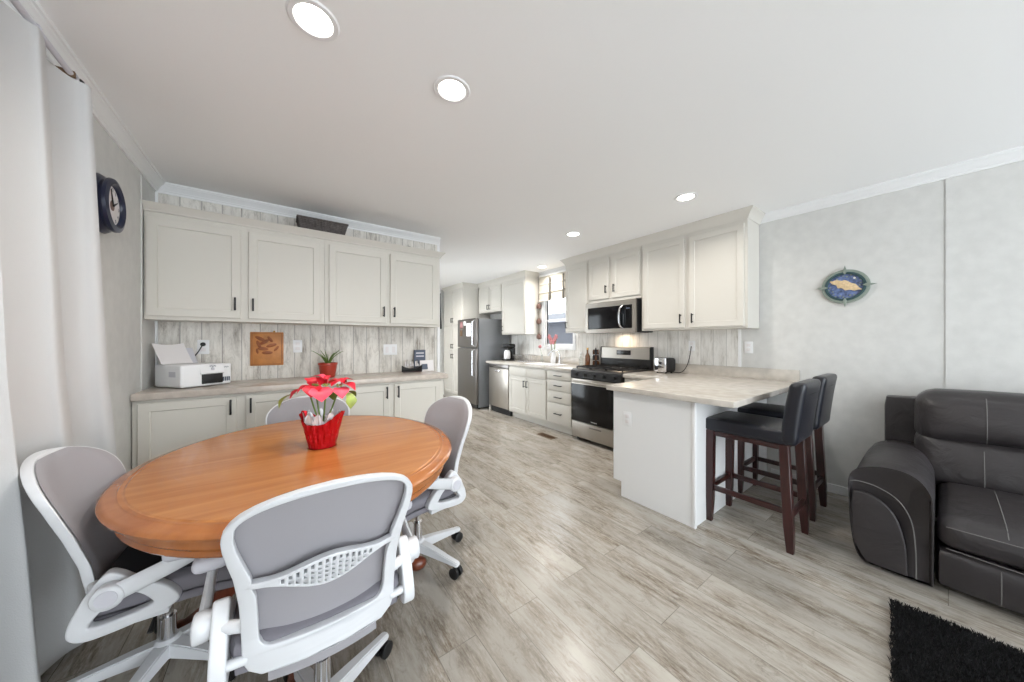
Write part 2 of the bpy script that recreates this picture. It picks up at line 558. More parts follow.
# battens on the vinyl walls
struct(MB().box(XK - .006, XK, -0.012, 0.012, 0, ZC - .07).build('trim_3', 'wall', smooth=False))
struct(MB().box(XK - .006, XK, 1.245, 1.27, 0, ZC - .07).build('trim_4', 'trim', smooth=False))
struct(MB().box(XL, XL + .006, 3.26, 3.285, 0, ZC - .07).build('trim_5', 'wall', smooth=False))
struct(MB().box(XL, XL + .012, 3.575, YW, 0, ZC - .05).build('trim_6', 'trim', smooth=False))

# crown mouldings: profile swept along walls
CR = [(0, -.074), (.010, -.074), (.012, -.060), (.018, -.056), (.020, -.050), (.040, -.026), (.050, -.020), (.052, -.014), (.060, -.012), (.062, 0), (0, 0)]
def crown_x(y, x0, x1, name, mt='trim', sgn=-1, prof=CR, z=ZC, m0=0, m1=0):
    """crown along X on a wall at y (sgn: direction the moulding projects)"""
    mb = MB()
    A = [mb.bm.verts.new((x0 + m0 * d, y + sgn * d, z + h)) for d, h in prof]
    B = [mb.bm.verts.new((x1 - m1 * d, y + sgn * d, z + h)) for d, h in prof]
    n = len(prof)
    for i in range(n):
        mb.bm.faces.new((A[i], A[(i + 1) % n], B[(i + 1) % n], B[i]))
    mb.bm.faces.new(A); mb.bm.faces.new(B[::-1])
    return mb
def crown_y(x, y0, y1, sgn=-1, prof=CR, z=ZC, m0=0, m1=0, mb=None):
    mb = mb or MB()
    A = [mb.bm.verts.new((x + sgn * d, y0 + m0 * d, z + h)) for d, h in prof]
    B = [mb.bm.verts.new((x + sgn * d, y1 - m1 * d, z + h)) for d, h in prof]
    n = len(prof)
    for i in range(n):
        mb.bm.faces.new((A[i], A[(i + 1) % n], B[(i + 1) % n], B[i]))
    mb.bm.faces.new(A); mb.bm.faces.new(B[::-1])
    return mb
struct(crown_y(XL, YB, YW, 1, m1=1).build('trim_7', 'trim', sharp=20))
struct(crown_x(YW, XL, XE, 'c', m0=1).build('trim_8', 'trim', sharp=20))
struct(crown_y(XK, YB, 1.12, -1).build('trim_9', 'trim', sharp=20))
struct(crown_y(XK, 3.42, 4.34, -1).build('trim_10', 'trim', sharp=20))
# baseboards
struct(MB().box(XK - .012, XK, YB, 1.0, 0, .07).build('baseboard_right', 'trim', smooth=False))
struct(MB().box(XL, XL + .012, YB, 3.04, 0, .07).build('baseboard_left', 'trim', smooth=False))

# kitchen window
mb = MB()
fx0, fx1 = XK - .018, XK + .0
for a in ((KY0 - .06, KY0, KZ0 - .06, KZ1 + .06), (KY1, KY1 + .06, KZ0 - .06, KZ1 + .06), (KY0, KY1, KZ0 - .06, KZ0), (KY0, KY1, KZ1, KZ1 + .06)):
    mb.box(fx0, fx1 + .0, a[0], a[1], a[2], a[3], .004)
for a in ((KY0, KY0 + .035, KZ0, KZ1), (KY1 - .035, KY1, KZ0, KZ1), (KY0 + .035, KY1 - .035, KZ0, KZ0 + .035), (KY0 + .035, KY1 - .035, KZ1 - .035, KZ1), (KY0 + .035, KY1 - .035, 1.62, 1.655)):
    mb.box(XK + .03, XK + .07, a[0], a[1], a[2], a[3], .004)
wf = struct(mb.build('window_1', 'white'))
MB().box(XK + .047, XK + .051, KY0 + .035, KY1 - .035, KZ0 + .035, KZ1 - .035).build('pane', 'glasswin', wf, smooth=False)
# left window
mb = MB()
for a in ((WY0, WY0 + .05, WZ0, WZ1), (WY1 - .05, WY1, WZ0, WZ1), (WY0 + .05, WY1 - .05, WZ0, WZ0 + .05), (WY0 + .05, WY1 - .05, WZ1 - .05, WZ1), ((WY0 + WY1) / 2 - .03, (WY0 + WY1) / 2 + .03, WZ0 + .05, WZ1 - .05)):
    mb.box(XL - .07, XL - .03, a[0], a[1], a[2], a[3], .004)
for a in ((WY0 - .06, WY0, WZ0 - .06, WZ1 + .06), (WY1, WY1 + .06, WZ0 - .06, WZ1 + .06), (WY0, WY1, WZ0 - .06, WZ0), (WY0, WY1, WZ1, WZ1 + .06)):
    mb.box(XL, XL + .015, a[0], a[1], a[2], a[3], .003)
wf2 = struct(mb.build('window_2', 'white'))
MB().box(XL - .052, XL - .048, WY0 + .05, WY1 - .05, WZ0 + .05, WZ1 - .05).build('pane', 'glasswin', wf2, smooth=False)

# neighbour's building and snowy ground outside the kitchen window
mb = MB()
mb.box(9.0, 14, 3.0, 14, .75, 2.0)
mb.prism([(8.6, 2.0), (14.4, 2.0), (11.5, 2.7)], 1, 2.7, 14.3)
for k in range(10): mb.box(8.985, 9.0, 3.0, 14, .8 + k * .12, .81 + k * .12)
hs = thing('neighbour_house', 'grey house outside, seen through the kitchen window', 'house', (11.5, 8.5, -.6))
mb.build('wall', 'outside', hs, smooth=False, world=True)
MB().box(9.02, 14, 3.02, 13.98, -.6, .75).build('skirting', 'snow', hs, smooth=False, world=True)
tag(MB().box(XK + .3, 40, -6, 40, -0.9, -0.6).build('snowy_yard', 'snow', smooth=False), 'snow covered yard outside the kitchen window', 'ground')['kind'] = 'structure'

# ------------------------------------------------------------------ downlights
def lamp(x, y, label, k=1.0, first=[None]):
    if first[0] is None:
        t = thing('recessed_light', label, 'ceiling light', (x, y, ZC), 0, 'recessed ceiling lights')
        MB().lathe([(.062, -.001), (.066, -.006), (.082, -.006), (.088, -.0005), (.062, -.0005)][::-1], seg=40).build('trim_ring', 'white', t)
        MB().lathe([(0.062, 0), (.058, -.004), (0, -.005)], seg=40).build('lens', 'lamp', t)
        first[0] = t
    else:
        t = copy_tree(first[0]); t.location = (x, y, ZC); t['label'] = label
    l = bpy.data.lights.new('downlight', 'AREA')
    l.shape = 'DISK'; l.size = 0.13; l.energy = LAMP_W * k; l.color = (1.0, 0.96, 0.90); l.spread = R(150)
    lo = bpy.data.objects.new('downlight', l); COL.objects.link(lo)
    lo.location = (0, 0, -.012); lo.parent = t
    return t
lamp(0.11, 1.42, 'recessed ceiling light nearest the curtain, above the dining table')
lamp(0.68, 1.42, 'second recessed ceiling light, right of the one above the table')
lamp(2.78, 1.31, 'recessed ceiling light above the peninsula, beside the cabinets', .4)
lamp(2.71, 2.52, 'recessed ceiling light in front of the microwave cabinets')
lamp(2.30, 5.60, 'extra recessed light added to fill the far kitchen aisle, unseen past the cabinet wall', 3.0)  # added lamp out of view, brightens the far kitchen
lamp(3.49, 3.93, 'small far recessed ceiling light above the sink window', .5)

# ------------------------------------------------------------------ cabinetry helpers (local: x right, y into the wall, z up)
def door_bm(mb, x0, x1, z0, z1, stile=.055, t=.019, y=0.0, rec=.007):
    def ring(a, yy):
        return [mb.bm.verts.new(p) for p in ((x0 + a, yy, z0 + a), (x1 - a, yy, z0 + a), (x1 - a, yy, z1 - a), (x0 + a, yy, z1 - a))]
    seq = [ring(0, y), ring(0, y - t + .003), ring(.003, y - t), ring(stile, y - t), ring(stile + .004, y - t + rec), ]
    for A, B in zip(seq[:-1], seq[1:]):
        for i in range(4):
            mb.bm.faces.new((A[i], A[(i + 1) % 4], B[(i + 1) % 4], B[i]))
    mb.bm.faces.new(seq[-1]); mb.bm.faces.new(seq[0][::-1])
    return mb
def slab_bm(mb, x0, x1, z0, z1, t=.019, y=0.0):
    return mb.box(x0, x1, y - t, y, z0, z1, .003)
def pull_v(x, z0, z1, y, par, mt='black'):
    mb = MB()
    mb.box(x - .006, x + .006, y - .034, y - .024, z0, z1, .002)
    for z in (z0 + .012, z1 - .012): mb.box(x - .005, x + .005, y - .026, y + .0005, z - .005, z + .005)
    return mb.build('handle', mt, par)
def pull_h(x0, x1, z, y, par, mt='black'):
    mb = MB()
    mb.box(x0, x1, y - .032, y - .022, z - .006, z + .006, .002)
    for x in (x0 + .012, x1 - .012): mb.box(x - .005, x + .005, y - .026, y + .0005, z - .005, z + .005)
    return mb.build('handle', mt, par)
def add_door(par, mt, x0, x1, z0, z1, hx=None, hz=None, **k):
    d = door_bm(MB(), x0, x1, z0, z1, **k).build('door', mt, par, sharp=20)
    if hx is not None:
        pull_v(hx, hz[0], hz[1], -.019, d)
    return d

# --- hutch: uppers (front at y=3.29)
def wall_cab(label, x, y, rz, wd, dp, z0, z1, mt, doors, name='wall_cabinet', group=None):
    """doors: (x0,x1,z0,z1,hx,hz0,hz1)"""
    t = thing(name, label, 'cabinet', (x, y, z0), rz, group)
    mb = MB(); mb.box(0, wd, 0, dp, 0, z1 - z0, .002)
    mb.build('body', mt, t, sharp=20)
    for d in doors:
        add_door(t, mt, d[0], d[1], d[2] - z0, d[3] - z0, d[4], (d[5] - z0, d[6] - z0) if d[4] is not None else None)
    return t
HB, HT = 1.435, 2.19
wall_cab('two-door greige wall cabinet above the printer, next to the clock wall', XL + .008, 3.29, 0, 1.082, YW - 3.29 - .001, HB, HT, 'cab',
         [(.012, .515, 1.46, 2.15, .482, 1.52, 1.62), (.56, 1.055, 1.46, 2.15, .59, 1.52, 1.62)])
wall_cab('two-door greige wall cabinet above the potted aloe, right half of the run', .336, 3.29, 0, 1.094, YW - 3.29 - .001, HB, HT, 'cab',
         [(.035, .53, 1.46, 2.15, .50, 1.52, 1.62), (.565, 1.06, 1.46, 2.15, .60, 1.52, 1.62)])
CP = [(0, -.055), (.006, -.055), (.008, -.045), (.02, -.03), (.034, -.014), (.04, -.008), (.045, 0), (0, 0)]
mb = MB()
mb.box(XL + .008, 1.435, 3.285, YW - .001, HT, HT + .03)
y0 = 3.285
prof = CP
A = [mb.bm.verts.new((XL + .008, y0 - d, HT + .055 + h)) for d, h in prof]
B = [mb.bm.verts.new((1.435 + d, y0 - d, HT + .055 + h)) for d, h in prof]
C = [mb.bm.verts.new((1.435 + d, YW - .001, HT + .055 + h)) for d, h in prof]
for P, Q in ((A, B), (B, C)):
    for i in range(len(prof)):
        j = (i + 1) % len(prof)
        mb.bm.faces.new((P[i], P[j], Q[j], Q[i]))
mb.bm.faces.new(A); mb.bm.faces.new(C)
mb.box(XL + .008, 1.435, 3.285, YW - .001, HT + .025, HT + .055)
tag(mb.build('cabinet_crown', 'crownc', sharp=20), 'putty crown moulding capping the long run of cabinets by the clock wall', 'moulding')

# --- hutch base
def base_cab(label, x, y, rz, wd, dp, mt, doors, drawers=(), fronts=(), top=.872, toe=True, toe_mt=None):
    t = thing('base_cabinet', label, 'cabinet', (x, y, 0), rz)
    mb = MB()
    if toe:
        mb.box(0, wd, .07, dp, 0, .1); mb.box(0, wd, 0, dp, .1, top, .0015)
    else:
        mb.box(0, wd, 0, dp, 0, top, .0015)
    mb.build('body', mt, t, sharp=20)
    for d in doors: add_door(t, mt, *d[:5], d[5:] if len(d) > 5 else None)
    for d in drawers:
        o = slab_bm(MB(), *d[:4]).build('drawer', mt, t)
        pull_h(d[4], d[5], (d[2] + d[3]) / 2, -.019, o)
    for d in fronts: slab_bm(MB(), *d[:4]).build('false_front', mt, t)
    return t
YH = 3.08
base_cab('two-door greige base cabinet under the printer', XL + .005, YH, 0, 1.04, YW - YH - .001, 'cab',
         [(.025, .508, .13, .88, .478, .755, .865), (.56, 1.02, .13, .88, .59, .755, .865)], top=.899)
base_cab('two-door greige base cabinet at the kitchen end of the long counter', .295, YH, 0, 1.085, YW - YH - .001, 'cab',
         [(.03, .545, .13, .88, .515, .755, .865), (.585, 1.05, .13, .88, .618, .755, .865)], top=.899)
mb = MB().box(XL + .005, 1.42, 3.045, YW - .001, .90, .947, .006)
mb.build('tmp', 'counter')
o = bpy.data.objects['tmp']; o.name = 'countertop'
tag(o, 'speckled beige counter holding the printer and the aloe', 'countertop')

# --- kitchen run (rz = -90: local x -> -Y, local y -> +X)
KR = -PI / 2
XC = 3.17        # base cabinet fronts
XU = 3.485       # upper fronts
def kx(Y0):      # helper
    return Y0
DP = XK - XC - .012
base_cab('white sink cabinet with two doors under the window', XC, 4.40, KR, .94, DP, 'cabk',
         [(.012, .465, .13, .70, .435, .55, .66), (.475, .928, .13, .70, .505, .55, .66)], fronts=[(.012, .465, .72, .85), (.475, .928, .72, .85)])
base_cab('white four-drawer cabinet left of the stove', XC, 3.458, KR, .508, DP, 'cabk', [],
         drawers=[(.015, .485, .745, .855, .18, .32), (.015, .485, .59, .73, .18, .32), (.015, .485, .42, .575, .18, .32), (.015, .485, .13, .405, .18, .32)])
# corner filler cabinet right of the range
base_cab('white blind corner cabinet hidden between the stove and the peninsula', XC, 2.168, KR, .475, DP, 'cabk', [(.02, .3, .13, .85, .06, .7, .8)])
# countertop over the sink run
mb = MB()
mb.box(XC - .03, XK - .012, 4.10, 5.12, .873, .915, .005)
mb.box(XC - .03, XC + .08, 3.50, 4.10, .873, .915, .005)
mb.box(XK - .15, XK - .012, 3.50, 4.10, .873, .915, .005)
mb.box(XC - .03, XK - .012, 2.945, 3.50, .873, .915, .005)
ct = mb.build('sink_countertop', 'counterk')
tag(ct, 'pale laminate counter around the sink, left of the stove', 'countertop')
MB().box(XK - .03, XK - .012, 2.945, 5.12, .914, 1.02, .004).build('backsplash', 'counterk', ct)
# sink
t = thing('sink', 'white double bowl sink set in the counter under the window', 'sink', (XC + .27, 3.8, .915))
mb = MB()
def bowl(mb, x0, x1, y0, y1, d):
    n = 5
    def ring(a, z): 
        return [mb.bm.verts.new(p) for p in ((x0 + a, y0 + a, z), (x1 - a, y0 + a, z), (x1 - a, y1 - a, z), (x0 + a, y1 - a, z))]
    sq = [ring(-.0, .003), ring(.006, -.004), ring(.02, -d + .02), ring(.04, -d)]
    for A, B in zip(sq[:-1], sq[1:]):
        for i in range(4): mb.bm.faces.new((A[i], A[(i + 1) % 4], B[(i + 1) % 4], B[i]))
    mb.bm.faces.new(sq[-1])
bowl(mb, -.17, .19, -.285, -.01, .18); bowl(mb, -.17, .19, .01, .285, .18)
for a in ((-.19, -.17, -.3, .3), (.19, .21, -.3, .3), (-.17, .19, -.3, -.285), (-.17, .19, .285, .3), (-.17, .19, -.01, .01)):
    mb.box(a[0], a[1], a[2], a[3], 0, .004)
mb.build('basin', 'white', t)
# faucet
t = thing('faucet', 'chrome gooseneck faucet behind the sink', 'faucet', (3.70, 3.74, .915))
MB().lathe([(.028, 0), (.028, .01), (.017, .02), (.014, .05)], seg=20).build('base', 'chrome', t)
MB().tube(smooth_path([(0, 0, .03), (0, .0, .14), (-.03, .02, .20), (-.10, .05, .215), (-.16, .075, .17), (-.165, .08, .13)], 6), .011, 12).build('spout', 'chrome', t)
MB().tube([(0, 0, .06), (.02, -.05, .08), (.02, -.09, .10)], [.01, .007, .006], 10).build('lever', 'chrome', t)

# peninsula
XP, YP = 2.30, 1.03
t = thing('peninsula_cabinet', 'white panelled peninsula base under the breakfast bar', 'cabinet', (XP, YP, 0))
mb = MB()
mb.prism([(.0, 0), (.58, 0), (.58, .115), (.655, .115), (.655, .872), (0, .872)], 0, .018, XK - XP - .013)
mb.build('body', 'panel', t, smooth=False)
mb = MB(); mb.prism([(.0, 0), (.575, 0), (.575, .12), (.65, .12), (.65, .872), (0, .872)], 0, 0, .018)
mb.build('end_panel', 'panel', t, smooth=False)
MB().box(-.006, .02, -.012, .012, 0, .872, .003).build('corner_trim', 'trim', t)
# peninsula countertop (L-shape)
mb = MB()
XS = 2.235
poly = [(XS + .03, .765), (XK - .001, .765), (XK - .001, 2.17), (XC - .03, 2.17), (XC - .03, 1.705), (XS, 1.705), (XS, .795), (XS + .008, .773)]
b = fill2d([poly], .030, .006, 2)
mb.merge(b, Matrix.Translation((0, 0, .894)))
ct = mb.build('peninsula_countertop', 'counterk')
tag(ct, 'pale marbled breakfast bar top with the black stools tucked under it', 'countertop')
MB().box(XK - .02, XK - .001, .79, 2.13, .914, 1.02, .004).build('backsplash', 'counterk', ct)

# kitchen uppers
UB, UT = 1.405, 2.42
DU = XK - XU - .009
wall_cab('large two-door ivory wall cabinet nearest the oval wall plaque', XU, 2.15, KR, 1.06, DU, UB, UT, 'cabk',
         [(.03, .50, 1.425, 2.375, .465, 1.47, 1.57), (.545, 1.035, 1.425, 2.375, .585, 1.47, 1.57)])
wall_cab('short two-door ivory wall cabinet above the microwave', XU, 2.955, KR, .80, DU, 1.80, UT, 'cabk',
         [(.015, .345, 1.84, 2.375, .31, 1.91, 2.01), (.40, .785, 1.84, 2.375, .435, 1.91, 2.01)])
wall_cab('narrow tall ivory wall cabinet between the window and the microwave', XU, 3.395, KR, .435, DU, UB, UT, 'cabk',
         [(.015, .42, 1.425, 2.375, .045, 1.47, 1.57)])
wall_cab('single-door ivory wall cabinet between the fridge and the window', XU, 5.08, KR, .72, DU, UB, UT, 'cabk',
         [(.02, .70, 1.425, 2.375, .055, 1.47, 1.57)])
wall_cab('short two-door ivory cabinet above the fridge', XU, 5.95, KR, .865, DU, 1.87, UT, 'cabk',
         [(.015, .42, 1.90, 2.375, .39, 1.92, 2.02), (.435, .85, 1.90, 2.375, .465, 1.92, 2.02)])
def kcrown(Ya, Yb, name, label, ra=True, rb=True, X=XU):
    """crown with returns, from Ya (far) to Yb (near)"""
    mb = MB()
    pr = [(0, -.085), (.006, -.085), (.010, -.07), (.03, -.04), (.05, -.018), (.058, -.012), (.062, -.001), (0, -.001)]
    seqs = []
    if ra: seqs.append([(XK - .001, Ya, 0, 1)])
    seqs.append([(X, Ya, -1, 1 if ra else 0)])
    seqs.append([(X, Yb, -1, -1 if rb else 0)])
    if rb: seqs.append([(XK - .001, Yb, 0, -1)])
    rings = []
    for [(x, y, sx, sy)] in seqs:
        rings.append([mb.bm.verts.new((x + sx * d, y + sy * d, ZC + h)) for d, h in pr])
    n = len(pr)
    for P, Q in zip(rings[:-1], rings[1:]):
        for i in range(n):
            mb.bm.faces.new((P[i], P[(i + 1) % n], Q[(i + 1) % n], Q[i]))
    mb.bm.faces.new(rings[0]); mb.bm.faces.new(rings[-1])
    mb.box(X + .001, XK - .01, Yb + .001, Ya - .001, UT + .0005, ZC - .002)
    tag(mb.build('cabinet_crown', 'crownc', sharp=20), label, 'moulding')
kcrown(3.395, 1.09, 'c', 'putty crown moulding above the microwave and bar cabinets')
kcrown(5.95, 4.36, 'c', 'putty crown moulding above the fridge and window-left cabinets', ra=False)

# pantry
t = thing('pantry_cabinet', 'tall beige pantry cabinet beyond the fridge', 'cabinet', (3.13, 6.94, 0), KR)
MB().box(0, .95, .0, XK - 3.13 - .01, .0, 2.42, .002).build('body', 'cabk', t)
for a, b in ((.13, 1.05), (1.07, 1.62), (1.64, 2.37)):
    for u, hx in ((.02, .44), (.485, .51)):
        add_door(t, 'cabk', u, u + .445, a, b, hx if b > 1.9 or a < .2 else hx, (a + .05, a + .15) if a > .5 else (.9, 1.0))
mb = MB()
pr = [(0, -.085), (.006, -.085), (.010, -.07), (.03, -.04), (.05, -.018), (.058, -.012), (.062, -.001), (0, -.001)]
rings = [[mb.bm.verts.new((x + sx * d, y + sy * d, ZC + h)) for d, h in pr] for x, y, sx, sy in ((3.13, 6.95, -1, 0), (3.13, 5.99, -1, -1), (XK - .3, 5.99, 0, -1))]
for P, Q in zip(rings[:-1], rings[1:]):
    for i in range(8): mb.bm.faces.new((P[i], P[(i + 1) % 8], Q[(i + 1) % 8], Q[i]))
mb.bm.faces.new(rings[0]); mb.bm.faces.new(rings[-1])
mb.box(3.131, XK - .01, 5.991, 6.95, 2.4205, ZC - .002)
tag(mb.build('cabinet_crown', 'crownc', sharp=20), 'crown moulding on the tall pantry beyond the fridge', 'moulding')

# ------------------------------------------------------------------ fridge
t = thing('refrigerator', 'stainless top-freezer fridge with grey side beside the dishwasher', 'refrigerator', (2.98, 5.96, 0), KR)
MB().box(0, .76, .06, .77, .03, 1.71, .006).build('body', 'fridge_side', t)
d1 = MB().box(0, .76, 0, .055, 1.16, 1.715, .01, 3).build('freezer_door', 'steeldark', t)
d2 = MB().box(0, .76, 0, .055, .09, 1.145, .01, 3).build('fridge_door', 'steeldark', t)
MB().tube([(.70, -.0, 1.19), (.70, -.045, 1.21), (.70, -.045, 1.65), (.70, 0, 1.67)], .012, 10).build('handle', 'chrome', d1)
MB().tube([(.70, -.0, .62), (.70, -.045, .64), (.70, -.045, 1.10), (.70, 0, 1.12)], .012, 10).build('handle', 'chrome', d2)
mb = MB(); mb.box(.02, .74, .03, .6, .02, .09)
mb.build('toe_grille', 'blackmat', t)
mb = MB()
for x in (.06, .70):
    for y in (.1, .65): mb.cyl((x, y, 0), (x, y, .035), .02)
mb.build('feet', 'blackmat', t)
# notes on the fridge door
def fridge_note(u, z, w_, h_, mt, label, cat='paper note', tilt=0):
    mb = MB().box(-w_ / 2, w_ / 2, -.0012, 0, -h_ / 2, h_ / 2)
    o = mb.build('fridge_note', mt, smooth=False)
    o.location = (2.9785, 5.96 - u, z); o.rotation_euler = (0, tilt, KR)
    tag(o, label, cat); return o
fridge_note(.47, 1.50, .17, .25, 'paper', 'large white sheet hanging on the freezer door near its handle')
fridge_note(.17, 1.60, .11, .13, 'pinkphoto', 'pinkish photo at the top left of the freezer door', 'photo')
fridge_note(.17, 1.44, .10, .12, 'bronze', 'brown photo lower on the left of the freezer door', 'photo')
fridge_note(.32, 1.63, .09, .08, 'white', 'small white card at the top of the freezer door', 'card')

# dishwasher
t = thing('dishwasher', 'stainless dishwasher between the fridge and the sink cabinet', 'dishwasher', (XC, 5.012, 0), KR)
MB().box(.005, .60, .02, .58, .09, .868).build('tub', 'blackmat', t)
d = MB().box(0, .605, -.025, .018, .115, .80, .008, 3).build('door', 'steel', t)
MB().box(0, .605, -.02, .018, .804, .868, .004).build('control_panel', 'steeldark', t)
mb = MB(); mb.box(.23, .37, -.05, -.04, .745, .775, .004); mb.box(.24, .25, -.045, -.02, .75, .77); mb.box(.35, .36, -.045, -.02, .75, .77)
mb.build('handle', 'chrome', d)
MB().box(.01, .60, .03, .06, .0, .11).build('toe_panel', 'blackmat', t)
mb = MB(); mb.box(XC, XK - .012, 5.02, 5.04, 0, .872)
tag(mb.build('end_panel', 'cabk', smooth=False), 'narrow white end panel between dishwasher and fridge', 'panel')

# ------------------------------------------------------------------ range
XR = 3.12
t = thing('gas_range', 'stainless gas range with black oven door in the kitchen run', 'stove', (XR, 2.935, 0), KR)
W_ = .758
MB().box(0, W_, .035, .67, .04, .90, .004).build('body', 'blackmat', t)
MB().box(.006, W_ - .006, 0, .035, .05, .245, .006).build('drawer', 'steel', t)
dr = LAST[0]
mb = MB(); mb.box(.30, .48, -.006, .004, .195, .212, .004)
mb.build('handle', 'steeldark', dr)
d = MB().box(.006, W_ - .006, -.01, .034, .255, .80, .008).build('oven_door', 'steel', t)
MB().box(.012, W_ - .012, -.014, -.009, .26, .735, .002).build('glass', 'blackgloss', d)
MB().tube([(.05, -.01, .768), (.05, -.05, .768), (.71, -.05, .768), (.71, -.01, .768)], .012, 12).build('handle', 'steel', d)
mb = MB(); mb.merge(text_bm('Whirlpool', .022), Matrix.Translation((.38, -.0145, .285)) @ FRONT)
mb.build('badge', 'white', d, smooth=False)
MB().prism([(0, .80), (.06, .80), (.06, .925), (.03, .925), (-.005, .905), (-.012, .815)], 0, .0, W_).build('control_panel', 'blackmat', t)
cp = LAST[0]
for k in range(5):
    x = .09 + k * .145
    MB().tube([(x, -.008, .858), (x, -.035, .856)], [.021, .018], 20).build('knob', 'blackmat', cp)
MB().box(0, W_, .03, .62, .90, .925, .004).build('cooktop', 'steeldark', t)
for k in range(3):
    x0 = .03 + k * .235; x1 = x0 + .228
    mb = MB()
    for y in (.07, .33, .59): mb.box(x0, x1, y - .006, y + .006, .94, .955)
    for x in (x0 + .006, (x0 + x1) / 2, x1 - .006): mb.box(x - .006, x + .006, .07, .59, .94, .955)
    for y in (.07, .59):
        for x in (x0 + .006, x1 - .006): mb.box(x - .006, x + .006, y - .006, y + .006, .924, .945)
    mb.build('grate', 'burner', t)
for x, y in ((.14, .2), (.14, .46), (.38, .33), (.61, .2), (.61, .46)):
    MB().lathe([(.045, .924), (.045, .932), (.03, .936), (0, .937)], (x, y, 0), 20).build('burner', 'burner', t)
MB().box(0, W_, .60, .67, .92, 1.05, .004).build('backguard_lower', 'blackmat', t)
MB().prism([(.60, 1.05), (.67, 1.05), (.67, 1.205), (.625, 1.205), (.605, 1.195)], 0, .012, W_ - .012).build('backguard', 'steel', t)
MB().prism([(.595, 1.045), (.672, 1.045), (.672, 1.208), (.62, 1.208), (.598, 1.197)], 0, W_ - .012, W_).build('side_cap', 'blackmat', t)
MB().prism([(.595, 1.045), (.672, 1.045), (.672, 1.208), (.62, 1.208), (.598, 1.197)], 0, 0, .012).build('side_cap', 'blackmat', t)
MB().box(.27, .48, .594, .602, 1.10, 1.16, .002).build('display', 'display', t)
mb = MB()
for x in (.05, W_ - .05):
    for y in (.08, .6): mb.cyl((x, y, 0), (x, y, .05), .018)
mb.build('feet', 'blackmat', t)

# microwave
t = thing('microwave', 'stainless over-the-range microwave above the stove', 'microwave', (3.41, 2.945, 1.39), KR)
MB().box(0, .76, .03, .375, 0, .40, .004).build('body', 'blackmat', t)
mb = MB(); mb.merge(fill2d([[(0, 0), (.76, 0), (.76, .40), (0, .40)], [(.04, .05), (.715, .05), (.715, .335), (.04, .335)]], .03, .002), Matrix.Translation((0, .015, 0)) @ FRONT)
mb.build('front_frame', 'steel', t, smooth=False)
MB().box(.041, .585, .004, .028, .051, .334, .002).build('door_window', 'blackgloss', t)
MB().box(.587, .714, .004, .028, .051, .334, .002).build('control_panel', 'blackgloss', t)
MB().tube(smooth_path([(.585, .005, .05), (.565, -.03, .09), (.56, -.04, .19), (.565, -.03, .29), (.585, .005, .335)], 6), .012, 12, flat=(1, 1.2)).build('handle', 'chrome', t)
mb = MB(); mb.box(.63, .68, .0025, .004, .285, .30)
mb.build('clock_display', 'greyblue', t, smooth=False)
MB().box(.04, .72, .05, .34, -.004, .0).build('vent_grille', 'steeldark', t, smooth=False)
l = bpy.data.lights.new('hood_lamp', 'AREA'); l.shape = 'RECTANGLE'; l.size = .12; l.size_y = .05; l.energy = 0.8; l.color = (1, .78, .55)
lo = bpy.data.objects.new('hood_lamp', l); COL.objects.link(lo); lo.location = (.38, .26, -.01); lo.parent = t

# ------------------------------------------------------------------ roman shade & copper pots
t = thing('roman_shade', 'cream roman shade with two grey tabs at the top of the kitchen window', 'window shade', (XK - .03, 4.30, 1.98), KR)
def shade_fn(u, v):
    z = v * .44
    y = -.012 - .016 * max(0, math.cos(v * PI * 6.0)) ** 6 - .008 * (1 - v)
    return (u * .83, y, z)
mb = MB(); mb.grid(12, 48, shade_fn)
mb.bm.normal_update()
b2 = mb.bm
bmesh.ops.solidify(b2, geom=b2.faces[:], thickness=.004)
mb.build('fabric', 'shade', t)
MB().box(0, .83, -.03, .018, .43, .455, .003).build('headrail', 'white', t)
for x in (.27, .60):
    mb = MB(); mb.grid(2, 30, lambda u, v, x=x: (x + u * .045, -.046 - .002 * math.sin(v * 12), .02 + v * .41 - .03))
    bmesh.ops.solidify(mb.bm, geom=mb.bm.faces[:], thickness=.003)
    mb.build('tab', 'taupe', t)
t0 = thing('copper_pot_chain', 'column of three small copper pots hanging left of the kitchen window', 'wall decoration', (XK - .05, 4.31, 1.30))
MB().tube([(0, 0, .0), (0, 0, .85)], .003, 6).build('cord', 'bronze', t0)
for k in range(3):
    z = .07 + k * .27
    p = MB().lathe([(0, -.055), (.035, -.05), (.045, -.02), (.04, .015), (.022, .035), (.026, .045), (.02, .045), (.012, .03), (0, .03)], (0, 0, z), 20).build('pot', 'copper', t0)
    MB().tube(smooth_path([(0, -.022, z + .04), (0, -.02, z + .07), (0, .02, z + .07), (0, .022, z + .04)], 5), .003, 6).build('handle', 'copper', p)

# ------------------------------------------------------------------ things on the kitchen counter
ZK = .9155
def lathe_thing(name, label, cat, loc, prof, mt, seg=24, group=None):
    t = thing(name, label, cat, loc, 0, group)
    MB().lathe(prof, (0, 0, 0), seg).build('body', mt, t)
    return t
t = thing('coffee_maker', 'black and white coffee maker on the counter next to the fridge', 'coffee maker', (3.50, 4.88, ZK))
MB().box(-.10, .10, -.08, .08, 0, .03, .01).build('base', 'blackmat', t)
MB().box(.03, .10, -.08, .08, .03, .24, .01).build('column', 'blackmat', t)
MB().box(-.10, .10, -.085, .085, .24, .31, .02, 3).build('top', 'blackmat', t)
MB().lathe([(.05, 0), (.062, .02), (.06, .12), (.045, .16), (.04, .165)], (-.035, 0, .032), 20).build('carafe', 'white', t)
t = thing('dish_rack', 'chrome wire dish rack left of the sink', 'dish rack', (3.52, 4.40, ZK))
mb = MB()
